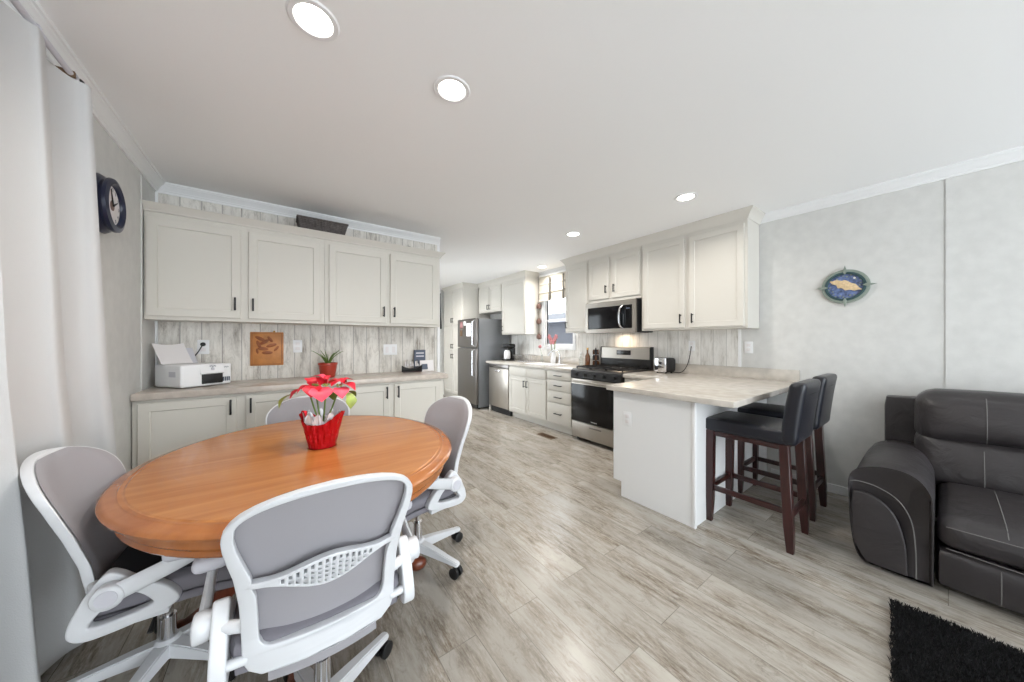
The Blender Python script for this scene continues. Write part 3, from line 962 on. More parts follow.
for z, s_ in ((.01, .9), (.12, 1)):
    mb.tube([(-.17 * s_, -.14 * s_, z), (.17 * s_, -.14 * s_, z), (.17 * s_, .14 * s_, z), (-.17 * s_, .14 * s_, z)], .004, 6, closed=True)
for k in range(8):
    x = -.15 + k * .043
    mb.tube([(x, -.14, .12), (x * .9, -.126, .01), (x * .9, .126, .01), (x, .14, .12)], .0025, 5)
for k in range(5):
    mb.tube([(-.12 + k * .05, -.06, .01), (-.12 + k * .05, -.05, .10), (-.12 + k * .05, -.04, .01)], .0025, 5)
mb.build('frame', 'chrome', t)
def bottle(name, label, loc, h, r, mt, capm, cat='bottle'):
    t = thing(name, label, cat, loc)
    MB().lathe([(r * .9, 0), (r, .01), (r, h * .55), (r * .4, h * .72), (r * .35, h * .92), (0, h * .92)], seg=20).build('body', mt, t)
    MB().lathe([(r * .45, h * .9), (r * .45, h), (0, h)], seg=16).build('cap', capm, t)
    return t
bottle('oil_bottle', 'amber oil bottle on the counter left of the stove', (3.62, 3.09, ZK), .27, .035, 'amber', 'brass')
bottle('dish_soap_bottle', 'clear soap bottle between the sink and the amber oil bottle', (3.63, 3.22, ZK), .20, .03, 'glass', 'white')
t = thing('spice_rack', 'small dark spice rack tucked beside the back of the stove', 'spice rack', (3.70, 3.005, ZK))
MB().box(-.06, .06, -.045, .045, 0, .012, .002).build('base', 'stoolleg', t)
MB().cyl((0, 0, .012), (0, 0, .27), .008).build('post', 'stoolleg', t)
for lv in range(3):
    for k in range(4):
        a = k * PI / 2 + PI / 4
        MB().lathe([(.018, 0), (.018, .055), (.014, .06), (.014, .072), (0, .072)], (.03 * math.cos(a), .026 * math.sin(a), .014 + lv * .08), 12).build('jar', 'amber' if (k + lv) % 2 else 'blackmat', t)
# orchid by the window
t = thing('orchid_vase', 'white vase of pink blossoms standing before the kitchen window', 'flower vase', (3.715, 3.90, 1.021 if False else ZK))
MB().lathe([(.04, 0), (.05, .03), (.045, .10), (.028, .15), (.034, .19), (.028, .19), (.0, .12)], seg=20).build('vase', 'white', t)
rs = random.Random(3)
for k in range(6):
    a = k * 1.05
    tip = Vector((-.04 + .03 * math.cos(a), .075 * math.sin(a) - .03, .35 + .045 * (k % 3)))
    st = MB().tube(smooth_path([(0, 0, .15), tip * .6, tip], 5), .003, 6).build('stem', 'leaf', t)
    mb = MB()
    for j in range(5):
        b_ = bmesh.new(); bmesh.ops.create_icosphere(b_, subdivisions=1, radius=1)
        aa = j * 2 * PI / 5
        mb.merge(b_, Matrix.Translation(tip + Vector((-.008, .024 * math.cos(aa), .024 * math.sin(aa)))) @ Matrix.Diagonal((.010, .021, .021, 1)))
    mb.build('blossom', 'pinkflower', st)
t = thing('bud_vase', 'glass bud vase holding one pink bloom left of the larger vase', 'flower vase', (3.70, 4.17, ZK))
MB().lathe([(.022, 0), (.026, .03), (.012, .09), (.016, .13), (.01, .13), (0, .1)], seg=16).build('vase', 'glass', t)
MB().tube([(0, 0, .1), (-.01, .01, .19), (-.02, .03, .25)], .0025, 6).build('stem', 'leaf', t)
mb = MB(); b_ = bmesh.new(); bmesh.ops.create_icosphere(b_, subdivisions=2, radius=.03); mb.merge(b_, Matrix.Translation((-.02, .03, .27)))
mb.build('blossom', 'pinkflower', t)
# toaster
t = thing('toaster', 'chrome toaster with black sides on the bar counter beside the stove', 'toaster', (3.62, 1.955, ZK), R(-8))
MB().box(-.075, .11, -.085, .07, .012, .175, .03, 4).build('body', 'blackmat', t)
mb = MB().box(-.085, -.055, -.08, .065, .012, .178, .012, 3); mb.build('front_plate', 'chrome', t)
MB().box(-.098, -.084, -.03, -.005, .10, .13, .004).build('lever', 'blackmat', t)
MB().tube([(-.084, .035, .05), (-.098, .035, .05)], .014, 16).build('dial', 'blackmat', t)
mb = MB()
for y in (-.035, .03): mb.box(-.05, .055, y - .012, y + .012, .174, .1765)
mb.build('slots', 'display', t, smooth=False)
mb = MB()
for x in (-.05, .05):
    for y in (-.06, .045): mb.cyl((x, y, 0), (x, y, .014), .01)
mb.build('feet', 'blackmat', t)
(MB().tube(smooth_path([(3.70, 1.93, .93), (3.74, 1.82, .924), (3.755, 1.76, 1.0), (3.765, 1.73, 1.12), (3.775, 1.72, 1.225)], 8), .004, 8).build('power_cord', 'blackmat', t, world=True))

# outlets and switches
def plate(x, y, z, rz, label, kind='outlet', n=1):
    t = thing('wall_outlet' if kind == 'outlet' else 'light_switch', label, kind if kind == 'outlet' else 'light switch', (x, y, z), rz)
    w2 = .036 * n
    MB().box(-w2, w2, -.006, 0, -.058, .058, .003).build('plate', 'white', t)
    for k in range(n):
        cx_ = (k - (n - 1) / 2) * .07
        if kind == 'outlet':
            for dz in (-.022, .022):
                MB().box(cx_ - .017, cx_ + .017, -.008, -.005, dz - .014, dz + .014, .002).build('socket', 'paper', t)
        else:
            MB().box(cx_ - .016, cx_ + .016, -.010, -.005, -.032, .032, .002).build('rocker', 'paper', t)
    return t
plate(XB - .001, 1.72, 1.23, KR, 'white outlet above the bar backsplash, toaster cord plugged in')
plate(XK - .001, 1.18, 1.22, KR, 'white outlet on the grey wall right of the bar cabinets')
plate(XP - .0005, 1.545, .65, KR, 'white outlet low on the peninsula end panel')
plate(-.49, YW - .001, 1.235, 0, 'white outlet above the printer with a black plug in it')
plate(.15, YW - .001, 1.235, 0, 'pale outlet between the carved plaque and the aloe')
plate(.99, YW - .001, 1.19, 0, 'pale double switch plate under the right wall cabinet', 'switch', 2)

# ------------------------------------------------------------------ things on the hutch counter
ZH = .9475
t = thing('printer', 'white inkjet printer with paper in its rear tray at the counter end', 'printer', (-.495, 3.371, ZH), R(36))
t.scale = (.72, .94, 1.08)
# body
MB().box(-.235, .12, -.16, .16, .005, .155, .018, 4).build('body', 'white', t)
MB().box(.12, .215, -.13, .16, .005, .150, .008, 3).build('ink_tank', 'white', t)
tk = LAST[0]
MB().box(-.07, .11, -.168, -.155, .02, .085, .004).build('output_slot', 'blackmat', t)
MB().prism([(-.158, .085), (-.172, .09), (-.155, .152), (-.14, .154)], 0, -.085, .122).build('control_panel', 'white', t)
MB().tube([(.02, -.16, .118), (.02, -.168, .116)], .014, 20).build('button', 'padgrey', t)
mb = MB()
for k in range(4): mb.box(.135 + k * .018, .147 + k * .018, -.1325, -.129, .025, .055)
mb.build('ink_windows', 'greyblue', tk, smooth=False)
mb = MB().merge(text_bm('EPSON', .018), Matrix.Translation((.02, -.166, .138)) @ FRONT); mb.build('lettering', 'greyblue', t, smooth=False)
mb = MB().merge(text_bm('EPSON', .014), Matrix.Translation((.168, -.1305, .125)) @ FRONT); mb.build('lettering', 'greyblue', tk, smooth=False)
mb = MB().box(-.236, -.2345, -.10, -.02, .075, .11); mb.build('grip', 'padgrey', t, smooth=False)
MB().prism([(.07, .15), (.075, .15), (.155, .26), (.15, .262)], 0, -.19, .06).build('rear_tray', 'padgrey', t)
mb = MB()
mb.grid(10, 8, lambda u, v: (-.235 + u * .235, .045 + v * .125, .157 + .125 * v + .015 * v * v - .012 * math.sin(u * PI) * v))
bmesh.ops.solidify(mb.bm, geom=mb.bm.faces[:], thickness=.002)
o = mb.build('paper_stack', 'paper'); o.location = (-.495, 3.371, ZH); o.rotation_euler.z = R(36); o.scale = (.76, .94, 1.08)
tag(o, 'white paper sheets leaning in the rear tray of the printer', 'paper')
_pr = bpy.data.objects['printer']
(MB().tube(smooth_path([(-.47, 3.52, .99), (-.54, 3.56, 1.05), (-.55, 3.57, 1.13), (-.515, 3.575, 1.20), (-.49, 3.575, 1.255)], 8), .004, 8).cyl((-.49, 3.575, 1.257), (-.49, 3.592, 1.257), .016).build('power_cord', 'blackmat', _pr, world=True))
# carved plaque (square, hung)
t = thing('carved_plaque', 'square carved orange wood plaque hung above the counter', 'wall plaque', (-.075, YW - .001, 1.215))
MB().box(-.118, .118, -.018, 0, -.148, .148, .004).build('board', 'artorange', t)
mb = MB()
rs = random.Random(11)
# abstract leafy relief in the upper half
for (cx_, cz_, r_, an) in ((-.05, .09, .05, .5), (-.02, .06, .05, -.6), (-.06, .04, .045, 1.2), (.02, .085, .04, 1.0), (.03, .03, .05, -.3), (.065, .0, .035, -.9), (-.03, .0, .05, .1), (-.07, -.02, .03, 1.4), (.0, -.035, .05, 0)):
    b_ = bmesh.new(); bmesh.ops.create_uvsphere(b_, u_segments=14, v_segments=8, radius=1)
    mb.merge(b_, Matrix.Translation((cx_, -.018, cz_)) @ Matrix.Rotation(an, 4, 'Y') @ Matrix.Diagonal((r_ * .8, .006, r_ * .3, 1)))
mb.build('relief', 'artdark', t)
mb = MB()
mb.tube([(x, -.019, z) for x, z in ((-.105, -.135), (.105, -.135), (.105, .135), (-.105, .135))], .003, 6, closed=True)
mb.build('carved_border', 'artdark', t)
MB().tube([(.05, -.012, .150), (.05, -.022, .156)], .008, 12).build('hook', 'brass', t)
# aloe
t = thing('potted_aloe', 'spiky green aloe in a glossy red-brown pot on the long counter', 'potted plant', (.375, 3.40, ZH))
MB().lathe([(.055, 0), (.06, .01), (.075, .115), (.08, .118), (.08, .135), (.072, .135), (.07, .12), (0, .118)], seg=28).build('pot', 'terracotta', t)
MB().lathe([(.07, .1185), (0, .122)], seg=20).build('soil', 'soil', t)
rs = random.Random(5)
for k in range(11):
    a = k * 2 * PI / 11 + rs.uniform(-.2, .2); ln = rs.uniform(.10, .17); sp = rs.uniform(.5, 1.0)
    pts = smooth_path([(.01 * math.cos(a), .01 * math.sin(a), .118), (ln * .35 * sp * math.cos(a), ln * .35 * sp * math.sin(a), .118 + ln * .45), (ln * .8 * sp * math.cos(a), ln * .8 * sp * math.sin(a), .118 + ln * .75), (ln * .95 * sp * math.cos(a), ln * .95 * sp * math.sin(a), .118 + ln * (1.05 - .3 * sp))], 4)
    n = len(pts)
    MB().tube(pts, [.009 * (1 - (i / n)) ** .7 + .0012 for i in range(n)], 8, flat=(.5, 1)).build('leaf', 'leaf', t)
# boat model
t = thing('ship_model', 'small black ship model with pale sails at the end of the long counter', 'model ship', (1.17, 3.42, ZH), 0)
t.scale = (1.1, 1, 1.15)
mb = MB()
def hull(u, v):
    x = (u - .5) * .2
    wdt = .028 * max(0, math.sin(PI * min(1, max(0, u * .96 + .02)))) ** .6 + .001
    sheer = .035 + .03 * (2 * u - 1) ** 2
    a = PI * v
    return (x * (1 - .15 * (1 - math.sin(a)) * 0), -math.cos(a) * wdt, sheer - math.sin(a) ** .7 * (sheer - .004))
mb.grid(20, 10, hull)
mb.grid(20, 1, lambda u, v: (hull(u, 0)[0], hull(u, v)[1] if v in (0, 1) else 0, hull(u, 0)[2] - .004))
mb.build('hull', 'blackmat', t)
MB().box(-.09, .09, -.02, .02, 0, .008, .002).build('stand', 'stoolleg', t)
for x in (-.05, .0, .05):
    ms = MB().cyl((x, 0, .03), (x, 0, .12), .0022, seg=8).build('mast', 'stoolleg', t)
    mb = MB(); mb.grid(6, 6, lambda u, v, x=x: (x - .004 - .008 * math.sin(PI * u) , (u - .5) * .05, .06 + v * .045))
    mb.grid(6, 6, lambda u, v, x=x: (x - .02 + .035 * u, .002 * math.sin(PI * u), .055 + v * .05 * (1 - .6 * u)))
    bmesh.ops.solidify(mb.bm, geom=mb.bm.faces[:], thickness=.001)
    mb.build('sail', 'paper', ms)
t = thing('photo_card', 'white card with a grey picture standing at the counter end', 'card', (1.36, 3.47, ZH), R(6))
MB().prism([(-.012, 0), (.02, 0), (.012, .12), (.006, .12)], 0, -.085, .075).build('card', 'paper', t, smooth=False)
MB().prism([(-.0135, .02), (-.0125, .02), (.0055, .10), (.0045, .10)], 0, -.07, .0).build('picture', 'greyblue', t, smooth=False)
t = thing('desk_sign', 'slate blue sign standing behind the white photo card', 'sign', (1.30, 3.55, ZH))
MB().box(-.065, .065, -.012, .012, 0, .235, .003).build('block', 'greyblue', t)
mb = MB()
for k, z in enumerate((.20, .165)):
    mb.box(-.045, .045, -.0135, -.012, z - .007, z + .007)
mb.build('text_lines', 'padgrey', t, smooth=False)
# basket on top of hutch
t = thing('wicker_basket', 'dark grey woven rectangular basket on top of the wall cabinets', 'basket', (.335, 3.43, HT + .056))
mb = MB()
def bring(a, b, z): return [(-a, -b, z), (a, -b, z), (a, b, z), (-a, b, z)]
for k in range(9):
    f = k / 8
    mb.tube(bring(.165 + .03 * f, .075 + .015 * f, .008 + .115 * f), .0085, 6, closed=True)
mb.box(-.16, .16, -.07, .07, 0, .01)
for k in range(16):
    x = -.16 + k * .0213
    for s_ in (-1, 1): mb.tube([(x, s_ * .078, .0), (x * 1.18, s_ * .095, .125)], .004, 5)
mb.build('weave', 'wicker', t)
MB().tube(bring(.20, .093, .128), .008, 8, closed=True).build('rim', 'wicker', t)
# small stray dark item on the crown
tag(MB().tube(smooth_path([(1.04, 3.30, HT + .062), (1.09, 3.29, HT + .068), (1.14, 3.30, HT + .061)], 6), .006, 8).build('driftwood_twig', 'blackmat'), 'small dark twig lying on top of the right wall cabinet', 'twig')
# dark scarf hanging at the end of the cabinets
t = MB()
t.grid(8, 16, lambda u, v: (1.566 + (.006 + .022 * (1 - v)) * abs(math.sin(u * 7 + .4)), 3.588 + u * .11, 1.43 + v * .42))
bmesh.ops.solidify(t.bm, geom=t.bm.faces[:], thickness=.004)
t.cyl((1.5615, 3.643, 1.85), (1.595, 3.643, 1.855), .006)
tag(t.build('hanging_cloth', 'plaid'), 'dark patterned cloth hanging on the end of the cabinet wall, beyond the last wall cabinet', 'cloth')

# ------------------------------------------------------------------ wall clock
t = thing('wall_clock', 'round navy porthole clock on the left wall beside the curtain', 'clock', (XL + .001, 2.615, 2.00))
ROT = Matrix.Rotation(R(90), 4, 'Y')
def lathe_x(prof, mt, name, seg=48, par=None):
    b = MB(); b.lathe([(r * .88, z) for r, z in prof], seg=seg)
    bmesh.ops.transform(b.bm, matrix=ROT, verts=b.bm.verts)
    return b.build(name, mt, par)
lathe_x([(.165, 0), (.172, .012), (.160, .03), (.150, .035), (.158, .05), (.155, .062), (.130, .068), (.118, .058), (.115, .045), (0, .044)], 'navy', 'case', par=t)
f_ = lathe_x([(.1145, .044), (.1145, .047), (0, .0475)], 'paper', 'dial', par=t)
lathe_x([(.030, .0476), (.030, .049), (0, .0495)], 'copper', 'centre_emblem', par=f_)
mb = MB()
for k in range(12):
    a = k * PI / 6
    y, z = .084 * math.sin(a), .084 * math.cos(a)
    b_ = text_bm(str(12 if k == 0 else k), .026, .001)
    mb.merge(b_, Matrix.Translation((.0485, y, z)) @ Matrix.Rotation(R(90), 4, 'Z') @ FRONT)
mb.build('numerals', 'greyblue', f_, smooth=False)
mb = MB()
for a, ln, wd in ((R(60), .055, .005), (R(-20), .085, .0035)):
    mb.tube([(.052, 0, 0), (.052, ln * math.sin(a), ln * math.cos(a))], [wd, wd * .5], 6)
mb.build('hands', 'blackmat', f_)

# oval wall plaque
t = thing('oval_plaque', 'oval blue and sand sea plaque in a teal frame on the right wall', 'wall plaque', (XK - .001, .505, 1.735), KR)
t.scale = (.86, 1, .84)
def oval(a, b, n=64): return [(a * math.cos(2 * PI * k / n), b * math.sin(2 * PI * k / n)) for k in range(n)]
MB().merge(fill2d([oval(.165, .165), oval(.138, .138)], .016, .003), Matrix.Translation((0, -.012, 0)) @ FRONT).build('outer_frame', 'sage', t)
MB().merge(fill2d([oval(.142, .142), oval(.12, .12)], .02, .003), Matrix.Translation((0, -.014, 0)) @ FRONT).build('inner_frame', 'teal', t)
MB().merge(fill2d([oval(.124, .124)], .008, .0), Matrix.Translation((0, -.008, 0)) @ FRONT).build('sea', 'blue', t)
mb = MB()
isl = [(-.115, .07), (-.085, .062), (-.06, .072), (-.02, .058), (-.005, .064), (.02, .05), (.04, .03), (.07, .015), (.10, -.03), (.118, -.045), (.09, -.042), (.06, -.05), (.03, -.035), (.0, -.04), (-.02, -.015), (-.05, -.012), (-.06, .02), (-.09, .035)]
mb.merge(fill2d([[(p[0], p[1]) for p in isl]], .006, .001), Matrix.Translation((0, -.015, 0)) @ FRONT)
mb.build('island', 'sand', t)
mb = MB()
for a in range(4):
    an = a * PI / 2
    for b_, l_, w_ in ((0, .205, .016),):
        tip = (l_ * math.cos(an), l_ * math.sin(an)); c_, s_ = math.cos(an + PI / 2), math.sin(an + PI / 2)
        ba = (.145 * math.cos(an), .145 * math.sin(an)); inn = (.112 * math.cos(an), .112 * math.sin(an))
        mb.merge(fill2d([[tip, (ba[0] + w_ * c_, ba[1] + w_ * s_), inn, (ba[0] - w_ * c_, ba[1] - w_ * s_)]], .006, .001), Matrix.Translation((0, -.025, 0)) @ FRONT)
mb.build('compass_points', 'sage', t)
mb = MB()
for k in range(26):
    a = k * 2 * PI / 26; r_ = .095 + .01 * (k % 3)
    if -.35 < math.sin(a + .4) < .35: continue
    b_ = bmesh.new(); bmesh.ops.create_icosphere(b_, subdivisions=1, radius=.008)
    mb.merge(b_, Matrix.Translation((r_ * math.cos(a), -.013, r_ * math.sin(a))) @ Matrix.Diagonal((1, .4, 1, 1)))
mb.build('wave_dots', 'sage', t)
MB().tube([(.062, -.0125, .075), (.062, -.016, .075)], .009, 16).build('moon', 'paper', t)

# floor vent
t = thing('floor_vent', 'small bronze floor register in the planks before the drawer cabinet', 'vent', (2.93, 3.21, 0))
mb = MB(); mb.merge(fill2d([[(-.06, -.15), (.06, -.15), (.06, .15), (-.06, .15)], [(-.045, -.135), (.045, -.135), (.045, .135), (-.045, .135)]], .004, .0), Matrix.Translation((0, 0, .003)))
mb.build('frame', 'bronze', t, smooth=False)
mb = MB()
for k in range(14): mb.box(-.045, .045, -.13 + k * .0195, -.122 + k * .0195, .001, .0045)
mb.build('louvre', 'bronze', t, smooth=False)
MB().box(-.046, .046, -.136, .136, .0004, .001).build('duct', 'blackmat', t, smooth=False)

# ------------------------------------------------------------------ dining table
TX, TY, TA, TB = .145, 1.865, .655, .75
t = thing('dining_table', 'oval honey-brown wooden pedestal dining table', 'table', (TX, TY, 0))
def oval_rings(prof, seg=96, cap0=True, cap1=True):
    mb = MB(); rings = []
    for e, z in prof:
        rings.append([mb.bm.verts.new(((TA - e) * math.cos(2 * PI * k / seg), (TB - e) * math.sin(2 * PI * k / seg), z)) for k in range(seg)])
    for A, B in zip(rings[:-1], rings[1:]):
        for k in range(seg): mb.bm.faces.new((A[k], A[(k + 1) % seg], B[(k + 1) % seg], B[k]))
    if cap0: mb.bm.faces.new(rings[0])
    if cap1: mb.bm.faces.new(rings[-1][::-1])
    return mb
tt = oval_rings([(.062, .7605), (.058, .7575), (.054, .757), (.060, .740)]).build('tabletop', 'tabletop', t)
oval_rings([(.060, .757), (.045, .758), (.040, .754), (.018, .7525), (.006, .748), (.0, .740), (.002, .733), (.010, .730), (.014, .726), (.022, .722), (.030, .718), (.06, .718)]).build('moulded_edge', 'tablerim', t)
oval_rings([(.042, .7185), (.034, .705), (.034, .692), (.044, .680), (.040, .676), (.036, .670), (.040, .664), (.07, .662)]).build('apron', 'tablerim', t)
MB().lathe([(.10, .66), (.11, .65), (.07, .62), (.05, .58), (.06, .52), (.085, .46), (.095, .40), (.08, .34), (.055, .31), (.07, .29), (.085, .27), (.085, .16), (.06, .14), (0, .14)], seg=36).build('pedestal', 'tableleg', t)
def claw(ang):
    c, s_ = math.cos(ang), math.sin(ang)
    P = smooth_path([(.05, 0, .25), (.16, 0, .265), (.28, 0, .20), (.38, 0, .11), (.45, 0, .06), (.50, 0, .035)], 5)
    n = len(P)
    pts = [(p.x * c, p.x * s_, p.z) for p in P]
    lg = MB().tube(pts, [.045 - .02 * (i / n) for i in range(n)], 12, flat=(1, .75)).build('leg', 'tableleg', t)
    b_ = bmesh.new(); bmesh.ops.create_uvsphere(b_, u_segments=16, v_segments=10, radius=1)
    MB().merge(b_, Matrix.Translation((.50 * c, .50 * s_, .036)) @ Matrix.Rotation(ang, 4, 'Z') @ Matrix.Diagonal((.05, .035, .036, 1))).build('foot', 'tableleg', lg)
for a in (-12, 78, 168, 258): claw(R(a))

# poinsettia
t = thing('poinsettia', 'red poinsettia in a crimson foil wrapped pot on the dining table', 'potted plant', (.18, 1.845, .761))
def wrapf(u, v, ro=0):
    a = 2 * PI * u
    pk = .5 + .5 * math.cos(2 * (a - R(-36)))
    top = .120 + .055 * pk ** 2
    h = v * top
    r = .060 + .016 * (h / .15) + (.0035 * math.sin(a * 17 + 3 * v) + .002 * math.sin(a * 31 - 5 * v)) * min(1, 2 * v) + .022 * v * v * pk - ro
    return (r * math.cos(a), r * math.sin(a), h)
mb = MB(); mb.grid(96, 14, wrapf, closeu=True); mb.grid(96, 13, lambda u, v: wrapf(u, v, .003), closeu=True)
mb.lathe([(.062, .0005), (0, .0005)], seg=24)
mb.build('foil_wrap', 'red', t)
mb = MB(); mb.grid(64, 6, lambda u, v: (lambda p, a: (p[0] * (.9 + .15 * v), p[1] * (.9 + .15 * v), .095 + v * (.06 + .022 * math.sin(a * 9))))(wrapf(u, .6), 2 * PI * u), closeu=True)
bmesh.ops.solidify(mb.bm, geom=mb.bm.faces[:], thickness=.001)
mb.build('silver_lining', 'silver', t)
MB().lathe([(.066, .09), (.066, .10), (0, .105)], seg=24).build('soil', 'soil', t)
RT = Vector((math.cos(R(-36.23)), math.sin(R(-36.23)), 0))   # to the right as seen from the dining side
FW = Vector((-RT.y, RT.x, 0))
def P3(a, b, z): return RT * a + FW * b + Vector((0, 0, z))
def leafmesh(base, tip, width, droop=.02, up=Vector((0, 0, 1)), fold=.25):
    mb = MB(); d = tip - base; L_ = d.length; d.normalize()
    side = d.cross(up).normalized(); nrm = side.cross(d)
    def fn(u, v):
        w_ = width * (math.sin(PI * min(1, v ** 1.05)) ** .8) * (1 + .12 * math.sin(v * 12)) + .0006
        x = (u - .5) * w_
        return base + d * (L_ * v) + side * x + nrm * (abs(x) * fold + droop * math.sin(PI * v))
    mb.grid(6, 10, fn)
    bmesh.ops.solidify(mb.bm, geom=mb.bm.faces[:], thickness=.0008)
    return mb
hubs = [P3(-.035, 0, .285), P3(.03, -.02, .29), P3(.075, .01, .28), P3(-.08, .02, .27)]
for h in hubs:
    MB().tube(smooth_path([(0, 0, .09), h * .5 + Vector((0, 0, .03)), h], 5), .004, 6).build('stem', 'leaf', t)
rs = random.Random(2)
brs = [((-.05, .0, .29), (-.15, -.02, .235), .065, 'petalp'), ((-.05, .0, .29), (-.09, .03, .335), .06, 'petal'), ((-.02, -.02, .30), (-.0, -.09, .255), .08, 'petal'),
       ((0, -.03, .295), (.05, -.09, .235), .10, 'petalp'), ((.02, 0, .30), (.03, .02, .35), .075, 'petal'), ((.03, 0, .305), (.12, -.01, .31), .07, 'petal'),
       ((.08, 0, .30), (.165, .0, .275), .07, 'petal'), ((.03, .0, .31), (-.05, -.01, .345), .06, 'petalp'), ((.08, 0, .29), (.13, -.06, .245), .07, 'petalp'),
       ((-.03, .02, .29), (-.10, .08, .28), .07, 'petal'), ((.02, .04, .29), (.06, .12, .30), .08, 'petal'), ((-.03, -.01, .295), (-.09, -.06, .265), .06, 'petal'),
       ((.0, -.01, .305), (.05, -.04, .335), .07, 'petal'), ((.09, .0, .30), (.14, .04, .32), .06, 'petal')]
for b_, tp, wd, mt_ in brs: leafmesh(P3(*b_), P3(*tp), wd).build('bract', mt_, t)
for b_, tp, wd, mt_ in [((-.12, -.01, .265), (-.195, -.03, .19), .055, 'leafp'), ((.13, -.01, .27), (.155, -.03, .19), .05, 'leafp'), ((0, .05, .25), (-.03, .15, .2), .07, 'leaf'), ((.05, .05, .25), (.1, .14, .22), .07, 'leaf')]:
    leafmesh(P3(*b_), P3(*tp), wd).build('leaf', mt_, t)
mb = MB()
for h in hubs[:3]:
    for k in range(5):
        b_ = bmesh.new(); bmesh.ops.create_icosphere(b_, subdivisions=1, radius=.006)
        mb.merge(b_, Matrix.Translation(h + Vector((rs.uniform(-.012, .012), rs.uniform(-.012, .012), .015 + rs.uniform(0, .008)))))
mb.build('flower_buds', 'leafp', t)

# ------------------------------------------------------------------ office chairs
def hw(z):        # half width of the back outline at height z
    K = [(.405, .150), (.414, .172), (.432, .186), (.46, .192), (.55, .194), (.62, .196), (.70, .204), (.75, .214), (.79, .2205), (.82, .2215), (.845, .217), (.87, .203), (.89, .184), (.91, .152), (.925, .115), (.935, .075), (.94, .04), (.942, .0)]
    if z <= K[0][0]: return K[0][1]
    for (a, b), (c, d) in zip(K[:-1], K[1:]):
        if z <= c:
            return b + (d - b) * (z - a) / (c - a)
    return 0
def vprof(z):
    K = [(.40, -.150), (.50, -.135), (.60, -.145), (.70, -.170), (.80, -.20), (.90, -.235), (.95, -.255)]
    if z <= .40: return K[0][1]
    for (a, b), (c, d) in zip(K[:-1], K[1:]):
        if z <= c: 
            f = (z - a) / (c - a)
            return b + (d - b) * f
    return K[-1][1]
def backmap(u, z, off):
    return (u, vprof(z) + .045 * (u / .22) ** 2 - .02 + off, z)
def office_chair(label, loc, rotdeg, dz=0.0, ws=1.0, lean=0.0, base_rot=0.0):
    """local: +y forward; rotdeg = heading of +y measured from +X"""
    t = thing('office_chair', label, 'chair', (loc[0], loc[1], 0), R(rotdeg - 90), 'white and grey office chairs around the dining table')
    # star base
    for k in range(5):
        a = R(90 + 72 * k + base_rot)
        c, s_ = math.cos(a), math.sin(a)
        mb = MB()
        sec = []
        for r_, w_, z0, z1 in ((.02, .032, .075, .125), (.10, .027, .072, .115), (.22, .021, .066, .094), (.285, .019, .062, .084), (.295, .012, .064, .078)):
            pc = Vector((c * r_, s_ * r_, 0)); sd = Vector((-s_, c, 0))
            sec.append([mb.bm.verts.new(q) for q in (pc - sd * w_ + Vector((0, 0, z0)), pc + sd * w_ + Vector((0, 0, z0)), pc + sd * w_ * .75 + Vector((0, 0, z1)), pc - sd * w_ * .75 + Vector((0, 0, z1)))])
        for A, B in zip(sec[:-1], sec[1:]):
            for i in range(4): mb.bm.faces.new((A[i], A[(i + 1) % 4], B[(i + 1) % 4], B[i]))
        mb.bm.faces.new(sec[0]); mb.bm.faces.new(sec[-1][::-1])
        bmesh.ops.bevel(mb.bm, geom=mb.bm.edges[:], offset=.004, segments=2, affect='EDGES')
        lg = mb.build('leg', 'chairw', t)
        # caster
        mb = MB(); cc = Vector((c * .275, s_ * .275, .029)); cs = Vector((-s_, c, 0))
        for sg in (-1, 1):
            mb.tube([cc + cs * sg * .008, cc + cs * sg * .012, cc + cs * sg * .024, cc + cs * sg * .027], [.026, .029, .029, .022], 20)
        mb.tube([cc - cs * .008, cc + cs * .008], .012, 10)
        mb.tube([cc + Vector((c * -.01, s_ * -.01, .01)), cc + Vector((0, 0, .045))], .008, 8)
        mb.build('caster', 'blackmat', lg)
    MB().lathe([(.036, .065), (.040, .075), (.038, .125), (.03, .135), (0, .135)], seg=24).build('hub', 'chairw', t)
    MB().lathe([(.024, .13), (.024, .25 + dz), (0, .25 + dz)], seg=20).build('column_cover', 'chrome', t)
    MB().lathe([(.015, .25 + dz), (.015, .385 + dz), (0, .385 + dz)], seg=16).build('gas_lift', 'chrome', t)
    MB().box(-.07, .07, -.10, .10, .375 + dz, .405 + dz, .008).build('tilt_plate', 'blackmat', t)
    MB().tube([(.06, .02, .39 + dz), (.16, .02, .385 + dz), (.23, .02, .375 + dz), (.25, .02, .36 + dz)], [.005, .005, .005, .008], 8).build('lever', 'blackmat', t)
    # seat
    def sfn(p):
        y = p.y; x = p.x * ws
        wf = 1 - .10 * max(0, (-y - .02) / .22) ** 2
        z = p.z - .10 * max(0, (y - .12)) ** 1.5 * 3 + .012 * (abs(p.x) / .24) ** 2
        return (x * wf, y, z + dz)
    MB().puff(-.222, .222, -.13, .27, .425, .495, .03, 9, (.0, .02, .012), sfn).build('seat', 'chairfab', t)
    MB().puff(-.215, .215, -.125, .26, .395, .43, .014, 6, (0, 0, 0), sfn).build('seat_pan', 'chairfab', t)
    # back frame
    zs0, zs1 = .405, .942
    def outline(inset, za=None, zb=None, n=50):
        L_, Rr = [], []
        za = zs0 if za is None else za; zb = zs1 if zb is None else zb
        for i in range(n + 1):
            f = i / n
            z = za + (zb - za) * (1 - (1 - f) ** 1.6)
            L_.append((z)); 
        right = [(hw(z) * ws, z) for z in L_]
        left = [(-x, z) for x, z in right[::-1]]
        bot = [(-hw(za) * ws + 2 * hw(za) * ws * k / 12, za) for k in range(1, 12)]
        return right + [p for p in left if p[0] < -.0005] + bot
    outer = outline(0)
    cz = .70
